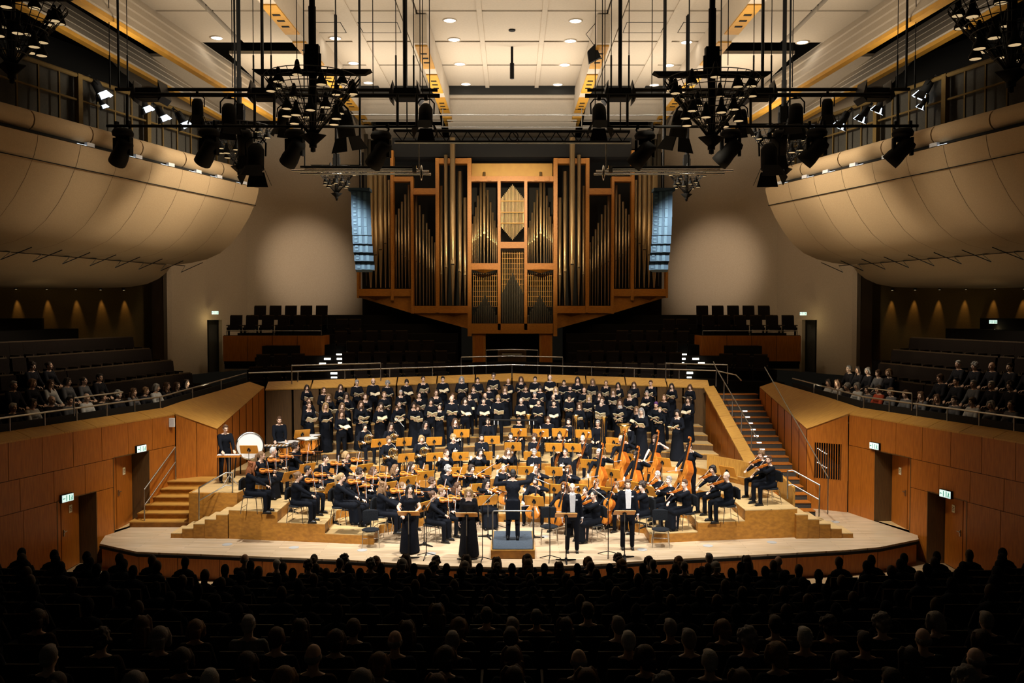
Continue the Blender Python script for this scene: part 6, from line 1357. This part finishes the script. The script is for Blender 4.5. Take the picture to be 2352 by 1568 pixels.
for s in 'lr':
    b = MB(); J = BODY['conduct'][1]; b.cyl(lerp(J['w'+s], J['e'+s], .2), J['w'+s], .034, 'white', n=10); q = bpy.data.objects.new('shirt_cuff', b.mesh('shirt_cuff')); COL.objects.link(q); q.parent = o
# percussion
def perc(px, py, lab, hair, hc, gl, brd, rz):
    pr = person_proto('percussion', 'suit', hair, gl, brd); h = BODY['percussion'][1]['head'].z; Y = (CAMH-1.02-h)/-(ray(px, py)[1]); R = TR(ray(px, py)[0]*Y, Y+.15, 1.02, rz)
    put_person('percussion', 'suit', hair, hc, R, lab, None, gl, brd); return R
R = perc(512, 985, 'percussionist in black with glasses at the glockenspiel, far left of the platform', 'short', 'brown', 1, 0, .55)
t = empty('glockenspiel', tuple(R @ V3((0, -.62, 0))), 'small table glockenspiel with white bars at the far left', 'glockenspiel', rz=.3)
q = at(526, 1050, (R @ V3((0, -.5, 0))).y); q.z = 1.02+.82
b = MB(); b.hexa([tuple(q+V3(v)) for v in ((-.34, -.12, 0), (.34, -.09, 0), (.34, .09, 0), (-.34, .14, 0), (-.34, -.12, .05), (.34, -.09, .05), (.34, .09, .05), (-.34, .14, .05))], 'varnlt'); b.build('frame', t)
b = MB(); [b.box(q+V3((-.3+.05*i, 0, .065)), (.036, .2-.004*i, .014), 'white') for i in range(13)]; b.build('bars', t)
b = MB(); b.cyl(q, V3((q.x, q.y, 1.3)), .018, 'steel', n=6); [b.cyl((q.x, q.y, 1.3), (q.x+.25*math.cos(i*2.1), q.y+.25*math.sin(i*2.1), 1.03), .012, 'steel', n=6) for i in range(3)]; b.build('tripod', t)
R = perc(638, 965, 'percussionist in black standing behind the timpani and xylophone', 'short', 'brown', 0, 1, .35)
q = at(628, 1013, 27.0); q.z = 1.02+.86; t = empty('xylophone', (q.x, q.y, 1.02), 'xylophone on a stand between the timpani and its player', 'xylophone')
b = MB(); [b.box(q+V3((-.45+.055*i, 0, .02)), (.042, .34-.008*i, .02), 'woodlt' if i % 2 else 'white') for i in range(17)]; b.build('bars', t)
b = MB(); b.box(q+V3((0, -.16, -.02)), (1.0, .03, .05), 'black'); b.box(q+V3((0, .16, -.02)), (1.0, .03, .05), 'black'); [b.cyl(q+V3((sx*.45, sy*.15, 0)), (q.x+sx*.45, q.y+sy*.15, 1.03), .014, 'black', n=6) for sx in (-1, 1) for sy in (-1, 1)]; b.build('frame', t)
for i, (px, py, Y) in enumerate(((662, 1014, 27.6), (706, 1006, 28.3), (717, 999, 29.3))):
    q = at(px, py, Y); r = .36 if i < 2 else .3; z0 = 1.02
    t = empty('timpani', (q.x, q.y, z0), 'copper kettle drum with pale head, %s from the left' % ORD[i], 'timpani', 'timpani')
    T = Matrix.Translation((q.x, q.y, 0)); zt = q.z
    b = MB(); b.lathe([(0, zt-.46), (.12, zt-.45), (.26, zt-.33), (r-.02, zt-.14), (r-.01, zt-.02)], 'copper', n=24, mx=T); b.build('bowl', t)
    b = MB(); b.lathe([(0, zt+.004), (r*.97, zt)], 'head', n=24, mx=T); b.build('drum_head', t)
    b = MB(); b.lathe([(r-.02, zt-.03), (r+.015, zt-.03), (r+.015, zt+.008), (r-.02, zt+.008)], 'chrome', n=24, mx=T)
    b.build('rim', t)
    for k in range(4):
        a = .6+k*PI/2; b = MB(); b.tube([(q.x+r*1.03*math.cos(a), q.y+r*1.03*math.sin(a), zt-.02), (q.x+r*1.05*math.cos(a), q.y+r*1.05*math.sin(a), zt-.3), (q.x+r*.9*math.cos(a), q.y+r*.9*math.sin(a), z0+.01)], .016, 'black', n=6); b.build('leg', t)
q = at(573, 1023, 26.6); t = empty('bass_drum', (q.x, q.y, 1.02), 'huge bass drum with white head facing the hall on its stand', 'bass drum')
T = Matrix.Translation(q) @ Matrix.Rotation(.35, 4, 'Z') @ Matrix.Rotation(PI/2-.12, 4, 'X')
b = MB(); b.lathe([(.385, -.2), (.40, -.2), (.40, .2), (.385, .2)], 'varndk', n=36, mx=T); b.build('shell', t)
for zz, nm in ((.2, 1), (-.2, -1)): b = MB(); b.lathe([(0, zz+nm*.002), (.385, zz)], 'head', n=36, mx=T); b.build('drum_head', t)
b = MB(); 
for zz in (.2, -.2): b.lathe([(.385, zz-.02), (.42, zz-.02), (.42, zz+.025), (.385, zz+.025)], 'chrome', n=36, mx=T)
b.build('rim', t); b = MB(); [b.cyl(q+V3((sx*.34, sy*.2, -.22)), (q.x+sx*.38, q.y+sy*.3, 1.03), .02, 'black', n=6) for sx in (-1, 1) for sy in (-1, 1)]; b.build('stand', t)
g = at(572, 1032, 25.9); inst(STAND, TR(g.x, g.y, 1.02, -.0) @ Matrix.Diagonal((1, 1, (g.z-1.02)/1.0, 1)), 'tilted orange music stand in front of the bass drum', 'music stand', 'orchestra music stands')
# microphone stands
def micstand(base, top, boom, lab):
    t = empty('microphone_stand', base, lab, 'microphone stand', 'microphone stands'); B, Tp, Bm = V3(base), V3(top), V3(boom)
    b = MB(); b.cyl(B+V3((0, 0, .05)), Tp, .012, 'black', n=6); b.build('pole', t)
    b = MB(); b.cyl(Tp, Bm, .008, 'steel', n=6); b.build('boom', t)
    b = MB(); d = (Bm-Tp).normalized(); b.cyl(Bm, Bm+d*.14+V3((0, 0, -.03)), .018, 'chrome', n=8); b.build('microphone', t)
    for i in range(3): a = i*2.09+.4; b = MB(); b.cyl(B+V3((0, 0, .12)), B+V3((.3*math.cos(a), .3*math.sin(a), .01)), .011, 'black', n=6); b.build('leg', t)
for i, (bx, by, z, ty, bmx, bmy) in enumerate(((979, 1280, 0, 1165, 990, 1150), (1108, 1290, 0, 1160, 1128, 1140), (1263, 1286, 0, 1112, 1240, 1102), (1397, 1276, 0, 1150, 1380, 1135), (1144, 1216, 0, 1080, 1160, 1070), (757, 1052, 1.02, 965, 728, 947), (928, 1068, 1.02, 980, 915, 965), (1245, 1085, .5, 1000, 1242, 985), (1300, 1215, 0, 1130, 1320, 1120))):
    g = onz(bx, by, z); tp = at(bx, ty, g.y); bm = at(bmx, bmy, g.y+.1); micstand(tuple(g), tuple(tp), tuple(bm), 'slim black microphone stand with steel boom, %s' % ('at the left front by the soprano', 'just left of the podium', 'just right of the podium', 'before the bearded soloist', 'behind the podium rail', 'rising in front of the left choir edge', 'between the horn players', 'among the oboes', 'behind the bald soloist')[i])
# stereo microphone bar above the brass
t = empty('microphone_bar', at(1184, 965, 29.5), 'long dark microphone crossbar above the brass row', 'microphone bar'); b = MB(); b.cyl(at(1128, 964, 29.5), at(1234, 965, 29.5), .03, 'black', n=8); b.build('bar', t)
for px in (1135, 1144, 1216, 1226): b = MB(); q = at(px, 966, 29.5); b.cyl(q, q+V3((0, -.03, -.13)), .022, 'steel', n=8); b.build('microphone', t)
b = MB(); q = at(1122, 965, 29.5); b.cyl(q, (q.x, q.y, 1.03), .014, 'black', n=6); b.cyl(q, at(1130, 964, 29.5), .014, 'black', n=6); b.build('pole', t)
for i, (px, py) in enumerate(((522, 1250), (675, 1257), (832, 1263), (990, 1271), (1152, 1235), (1250, 1232), (1475, 1262), (1626, 1253), (1773, 1245), (1918, 1198))):
    g = onz(px, py, .001); b = MB(); b.cyl((g.x, g.y, .0), (g.x, g.y, .006), .13, 'bluemark', n=18); b.build('floor_outlet', label='round bluish floor plate on the stage edge, %s from the left' % ordn(i), cat='floor plate', group='floor plates along the stage')
# ------------------------------------------------------------------ choir
z2 = lambda L: [(x/4.48+680, y/4.48+700)+t for x, y, *t in L] if False else [tuple([q[0]/4.48+680, q[1]/4.48+700]+list(q[2:])) for q in L]
z3 = lambda L: [tuple([q[0]/4.48+1160, q[1]/4.48+700]+list(q[2:])) for q in L]
F, Mn = 'scoref', 'score'
CH_ = z2([(108, 850, F, 'long', 'dark'), (285, 880, F, 'bun', 'brown'), (455, 850, F, 'long', 'brown'), (625, 800, Mn, 'short', 'grey', 1), (793, 785, Mn, 'bald', 'dark', 0, 1), (940, 810, Mn, 'curly', 'grey', 1), (1137, 795, Mn, 'fringe', 'black'), (1307, 765, F, 'bun', 'dark'), (1510, 765, Mn, 'short', 'black'), (1703, 765, Mn, 'long', 'grey'), (1868, 775, Mn, 'short', 'dark'), (2032, 720, Mn, 'short', 'black', 1), (2183, 785, Mn, 'bald', 'brown'),
 (330, 950, F, 'long', 'light'), (515, 935, F, 'long', 'dark', 1), (710, 945, F, 'bun', 'brown'), (905, 925, F, 'bun', 'light'), (1077, 915, F, 'short', 'white'), (1265, 930, F, 'bun', 'dark'), (1440, 905, F, 'bun', 'brown', 1), (1610, 935, F, 'short', 'brown'), (1825, 870, Mn, 'short', 'light'), (1985, 860, Mn, 'short', 'dark'), (2150, 870, F, 'wavy', 'light'),
 (128, 990, F, 'bun', 'brown'), (665, 1020, F, 'long', 'brown'), (870, 1035, F, 'long', 'dark'), (1060, 1020, F, 'bun', 'black'), (1210, 1030, F, 'bob', 'dark'), (1385, 995, F, 'long', 'black'), (1600, 970, Mn, 'bald', 'grey'), (1785, 940, Mn, 'short', 'dark'), (1945, 935, Mn, 'bald', 'dark', 1), (2080, 960, Mn, 'fringe', 'blonde'),
 (470, 1040, F, 'long', 'light'), (300, 1040, F, 'long', 'blonde'), (1740, 985, Mn, 'long', 'dark'), (1930, 985, Mn, 'short', 'black'), (1475, 1050, F, 'bun', 'dark'), (1250, 1060, F, 'bob', 'brown'), (130, 1035, F, 'ponytail', 'brown'), (465, 1120, F, 'long', 'brown'), (665, 1085, F, 'long', 'dark', 1), (850, 1070, F, 'long', 'light'), (1035, 1070, F, 'long', 'brown')])
CH_ += z3([(165, 765, F, 'long', 'brown'), (310, 765, Mn, 'short', 'dark'), (463, 750, Mn, 'bald', 'grey'), (607, 800, Mn, 'short', 'black'), (748, 770, F, 'long', 'dark'), (903, 790, F, 'long', 'light', 1), (1040, 805, F, 'bun', 'light'), (1165, 825, F, 'long', 'black'), (1328, 820, F, 'long', 'brown'), (1500, 805, F, 'short', 'brown'), (1717, 835, F, 'long', 'dark'), (1905, 850, F, 'bob', 'brown'),
 (213, 860, Mn, 'short', 'brown'), (362, 865, Mn, 'curly', 'black'), (522, 870, F, 'long', 'blonde'), (670, 855, Mn, 'short', 'dark', 0, 1), (815, 880, Mn, 'bald', 'light'), (975, 920, F, 'long', 'dark'), (1115, 895, F, 'wavy', 'light'), (1283, 920, F, 'curly', 'black'), (1460, 915, F, 'short', 'grey'), (1638, 955, F, 'bun', 'light'), (1885, 975, F, 'long', 'dark'),
 (305, 925, Mn, 'short', 'grey'), (497, 950, Mn, 'bald', 'dark', 1), (662, 960, Mn, 'short', 'dark', 1, 1), (865, 960, F, 'wavy', 'blonde'), (1000, 980, Mn, 'short', 'brown'), (1185, 1000, F, 'long', 'brown'), (1555, 1030, F, 'short', 'purple'),
 (165, 990, Mn, 'bald', 'light', 1), (345, 1000, Mn, 'short', 'black', 0, 1), (503, 1010, Mn, 'short', 'dark'), (765, 1040, F, 'wavy', 'brown'), (990, 1020, F, 'bun', 'dark'), (1183, 1070, F, 'curly', 'white'), (1355, 1075, F, 'long', 'light'), (1405, 1095, F, 'long', 'grey'), (1595, 1090, F, 'ponytail', 'blonde'), (1775, 1110, F, 'bob', 'black')])
ROWN = ['front', 'second', 'third', 'fourth', 'back']
choir = []
for e in CH_:
    px, py, ps, hair, hc = e[:5]; gl = e[5] if len(e) > 5 else 0; brd = e[6] if len(e) > 6 else 0
    a, c = ray(px, py); best = None
    for r in range(5):
        Y = choir_y(r, 0)/(1+.34*abs(a)); z = 1.02+.21*r; hh = CAMH+c*Y-z   # head centre height
        tgt = 1.56 if ps == Mn else 1.50
        if best is None or abs(hh-tgt) < best[0]: best = (abs(hh-tgt), r, Y, z, hh)
    _, r, Y, z, hh = best; choir.append([r, a*Y, Y, z, max(1.40, min(1.68, hh)), ps, hair, hc, gl, brd])
for r in range(5):
    row = sorted([e for e in choir if e[0] == r], key=lambda e: e[1])
    for i, e in enumerate(row):
        _, x, Y, z, hh, ps, hair, hc, gl, brd = e; kind = 'suit' if ps == Mn else ('gown' if (i+r) % 3 else 'suit')
        person_proto(ps, kind, hair, gl, brd); s = hh/BODY[ps][1]['head'].z; a = face_ang(V3((x, Y, z)), V3((0, 18, 0)))*.9
        R = TR(x, Y, z, a, s)
        lab = '%s choir row, %s from the left' % (ROWN[r], ordn(i))
        put_person(ps, kind, hair, hc, R, 'chorister in black, %s, %s%s' % (lab, ht(hair, hc), ', bearded' if brd else ''), 'choir singers', gl, brd)
        inst(INS['score'], R @ TR(RND.uniform(-.03, .03), -.46, 1.125+RND.uniform(-.01, .05), RND.uniform(-.15, .15)) @ Matrix.Rotation(RND.choice((-.30, -.45, -.6, .25)) , 4, 'X') @ Matrix.Rotation(RND.uniform(-.22, .22), 4, 'Y'), 'open choral score held by singer in %s' % lab, 'score', 'choral scores')
# ------------------------------------------------------------------ seated listeners
AUD = [('short', 'black'), ('short', 'dark'), ('short', 'grey'), ('bald', 'grey'), ('bob', 'dark'), ('bob', 'light'), ('long', 'dark'), ('long', 'brown'), ('curly', 'grey'), ('short', 'white'), ('bun', 'dark'), ('fringe', 'brown'), ('curly', 'dark'), ('bob', 'grey')]
CLC = [((.012, .012, .015), 'black'), ((.02, .025, .04), 'dark blue'), ((.03, .03, .03), 'dark grey'), ((.05, .035, .025), 'brown'), ((.02, .03, .025), 'dark green'), ((.25, .25, .25), 'pale grey')]
def listener(x, y, z, rz, loc, light=None, hairspec=None, grp='listeners in the hall rows'):
    hair, hc = hairspec or RND.choice(AUD); c, cn = light or RND.choice(CLC[:5] if RND.random() < .9 else CLC)
    ps = 'lapf' if hair in ('bob', 'long', 'bun') else 'lap'
    put_person(ps, 'suit', hair, hc, TR(x, y, z, rz, RND.uniform(.96, 1.04)), 'listener in %s, %s, %s' % (cn, ht(hair, hc), loc), grp, cl=c)
# side balconies: heads as seen in the photo
LB = [(7, 942, 0), (27, 946, 0), (62, 939, 1), (120, 930, 0), (158, 925, 2), (184, 921, 1), (212, 908, 0), (236, 909, 0), (293, 908, 2), (324, 892, 0), (351, 886, 1), (365, 882, 0), (391, 880, 0), (410, 877, 0), (14, 887, 0), (46, 884, 0), (71, 884, 1), (103, 877, 2), (131, 878, 2), (169, 870, 0), (88, 832, 0), (110, 837, 0)]
RB = [(1755, 850, 1), (1805, 853, 0), (1728, 850, 0), (1848, 856, 1), (1864, 860, 0), (1877, 860, 0), (1895, 865, 1), (1912, 872, 2), (1927, 868, 2), (1945, 875, 3), (1988, 882, 2), (2013, 885, 0), (2079, 901, 2), (2124, 908, 2), (2148, 911, 0), (2175, 916, 2), (2232, 925, 1), (2251, 935, 2), (2291, 951, 2), (2172, 870, 0), (2192, 880, 0), (2251, 887, 2), (2275, 880, 0), (2306, 890, 0), (2206, 825, 0), (2234, 825, 0), (2261, 829, 0), (2292, 835, 0), (2316, 839, 0)]
LC = [((.02, .02, .025), 'black'), ((.6, .6, .6), 'a white shirt'), ((.12, .12, .13), 'grey'), ((.35, .06, .03), 'red')]
used = {}
for s, L in ((-1, LB), (1, RB)):
    for n, (px, py, c) in enumerate(sorted(L)):
        a, cc = ray(px, py); best = None
        for k, (x, y, z, rz) in SIDESEATS.items():
            if k[0] != s or k in used: continue
            v = V3((x, y, z+1.2)); qx = 1176+2000*v.x/v.y; qy = 720+2000*(CAMH-v.z)/v.y
            d = abs(qx-px)+2.0*abs(qy-py)
            if best is None or d < best[0]: best = (d, k, x, y, z, rz)
        _, k, x, y, z, rz = best; used[k] = 1
        listener(x-s*.05, y, z, rz, '%s from the left, %s balcony' % (ordn(n), SIDE[s]), LC[c], grp='listeners on the side balconies')
nside = {}
for k, (x, y, z, rz) in sorted(SIDESEATS.items()):
    vis = abs(x)/y < .62
    if not vis: continue
    kk = (k[0], k[1]); nside[kk] = nside.get(kk, 0)+1
    if k in used or (k[1] >= 1 and y > 22) or k[1] == 0 and y > 27: seat_at(x+0, y, z, rz, '%s seat on the %s side balcony, %s row, %s along' % ('taken' if k in used else 'empty', SIDE[k[0]], ordn(k[1]), ordn(nside[kk]-1)), 'side balcony seats')
# hall rows seen from behind
crowd = MB(); lowseats = MB(); ni = 0
def low_person(x, y, z, rz):
    T = TR(x, y, z, rz)
    crowd.sph((0, .03, 1.23), (.078, .095, .115), 'cushion' if RND.random() < .7 else 'seatwood', 10, mx=T); crowd.sph((0, .10, 1.0), (.21, .11, .12), 'cushion', 10, mx=T); crowd.sph((0, .11, .75), (.18, .13, .3), 'cushion', 10, mx=T); crowd.cyl((0, .07, 1.05), (0, .04, 1.16), .055, 'cushion', n=8, mx=T)
    for q in (-1, 1): crowd.cyl((q*.19, .1, .98), (q*.23, -.02, .7), .05, 'cushion', n=8, mx=T); crowd.cyl((q*.1, .05, .5), (q*.12, -.38, .5), .08, 'cushion', n=8, mx=T); crowd.cyl((q*.12, -.38, .5), (q*.12, -.36, .05), .06, 'cushion', n=8, mx=T)
for k in range(13):
    y = 18.75-.95*k; half = min(.60*y+.4, 12)
    if k == 0: half = 4.6
    if k == 1: half = 5.8
    n = int(2*half/.62)
    for i in range(n):
        x = -half+(i+.5)*2*half/n
        if k > 1 and abs(abs(x)-5.6-.1*k) < .32: continue        # aisles
        z = hall_z(x, y); occ = RND.random() > (.08 if k else .12)
        indiv = k <= 1 or k >= 9 or (k == 8 and abs(x) < 1)
        if indiv:
            r_ = 'row %s from the stage' % ordn(k)
            r_ = '%s hall row, %s from the left' % (ordn(k), ordn(i))
            inst(SEATP, TR(x, y, z, PI), 'dark hall seat from behind, %s' % r_, 'theatre seat', 'hall seats')
            if occ: listener(x, y-.0, z, PI+RND.uniform(-.15, .15), r_)
        else:
            bb = seat_lo(); T = TR(x, y, z, PI)
            for f_, mi_ in zip(bb.f, bb.m): pass
            n0 = len(lowseats.v); lowseats.v += [tuple(T @ V3(v)) for v in bb.v]
            for f_, mi_ in zip(bb.f, bb.m): lowseats.f.append([q+n0 for q in f_]); lowseats.m.append(lowseats.mi(bb.mats[mi_])); lowseats.sm.append(False)
            if occ: low_person(x, y, z, PI+RND.uniform(-.2, .2))
crowd.build('crowd', label='dense dim middle rows of seated listeners seen from behind', cat='audience', kind='stuff', fix=False)
lowseats.build('hall_seating', label='dim middle rows of hall seats under the seated listeners', cat='seating', kind='stuff', fix=False)
# ------------------------------------------------------------------ camera, light, look
cam = bpy.data.cameras.new('camera'); cam.sensor_width = 36; cam.lens = 36*FPX/2352; cam.clip_end = 200
co = bpy.data.objects.new('camera', cam); COL.objects.link(co); co.location = (0, 0, CAMH); co.rotation_euler = (PI/2-PITCH, 0, 0); SC.camera = co
def spot(name, p, tgt, W, ang, col=(1, .95, .86), blend=.6, size=.25):
    l = bpy.data.lights.new(name, 'SPOT'); l.energy = W; l.color = col; l.spot_size = math.radians(ang); l.spot_blend = blend; l.shadow_soft_size = size
    o = bpy.data.objects.new(name, l); COL.objects.link(o); o.location = p
    o.rotation_euler = (Vector(tgt)-Vector(p)).to_track_quat('-Z', 'Y').to_euler(); return o
def area(name, p, size, W, col):
    l = bpy.data.lights.new(name, 'AREA'); l.shape = 'RECTANGLE'; l.size, l.size_y = size; l.energy = W; l.color = col
    o = bpy.data.objects.new(name, l); COL.objects.link(o); o.location = p; o.rotation_euler = (PI, 0, 0); return o
WH = (1, .95, .89)
for (x, tx, ty) in ((-6.5, -5.5, 24.5), (-1.8, -1.2, 25.0), (1.8, 1.2, 25.0), (6.5, 5.5, 24.5)): spot('stage_spot', (x, 21.6, 10.2), (tx, ty, 0), 4100, 70, WH)
for (x, tx, ty) in ((-5.5, -4.5, 31.5), (0, 0, 32.5), (5.5, 4.5, 31.5)): spot('choir_spot', (x, 25.0, 10.9), (tx, ty, 1.6), 3000, 48, WH)
for x in (-7, -2.4, 2.4, 7): spot('face_fill', (x, 8, 9.8), (x*.7, 26.8, 1.4), 7600, 27, WH)  # added spots over the hall, out of frame, to brighten the performers' faces
for s in (-1, 1):
    spot('wall_wash', (s*7.0, 31, 13.2), (s*9.8, 42, 8.0), 3300, 26, (1, .84, .68), 1.0)
    spot('side_wall_fill', (s*4.0, 29, 12.2), (s*13.2, 38, 8.2), 800, 44, (1, .84, .62), 1.0)
    spot('recess_fill', (s*14.5, 27, 6.3), (s*19.5, 35.2, 6.4), 90, 42, (1, .75, .4), 1.0, .3)
    spot('balcony_fill', (s*2.5, 28, 12.6), (s*12.4, 28.5, 9.2), 4400, 62, (1, .86, .66), 1.0, .9)  # added spot without a fixture, brightens the curved balcony front
    spot('side_wall_wash', (s*3, 22, 12.4), (s*10.3, 25.4, 1.4), 2500, 34, (1, .85, .62), 1.0)
    area('ceiling_fill', (s*7.2, 25.5, 12.4), (9, .6), 250, (1, .88, .70)); area('ceiling_fill', (s*8.6, 34.5, 12.6), (3, .6), 200, (1, .88, .70)); spot('soffit_fill', (s*10.0, 28.6, 3.7), (s*13.2, 29.5, 7.0), 170, 115, (1, .82, .55), 1.0, .3)  # unseen added lamps: panels brighten the ceiling, soffit spot imitates stage bounce
area('ceiling_fill', (0, 26.2, 11.8), (5, .5), 70, (1, .90, .76)); area('ceiling_fill', (0, 34.5, 11.2), (12, .6), 760, (1, .91, .78))  # two more added panels facing up to brighten the ceiling
spot('organ_spot', (0, 29.5, 12.4), (0, 40, 9.9), 5500, 42, (1, .80, .5), .9)
w = bpy.data.worlds.new('world'); SC.world = w; w.use_nodes = True
w.node_tree.nodes['Background'].inputs[0].default_value = (1, .85, .6, 1); w.node_tree.nodes['Background'].inputs[1].default_value = .004
vs = SC.view_settings; vs.view_transform = 'Standard'; vs.look = 'None'; vs.exposure = 0; vs.gamma = 1; vs.use_curve_mapping = False
SC.cycles.max_bounces = 6; SC.cycles.diffuse_bounces = 2; SC.cycles.glossy_bounces = 2; SC.cycles.use_light_tree = True; SC.cycles.sample_clamp_indirect = 3
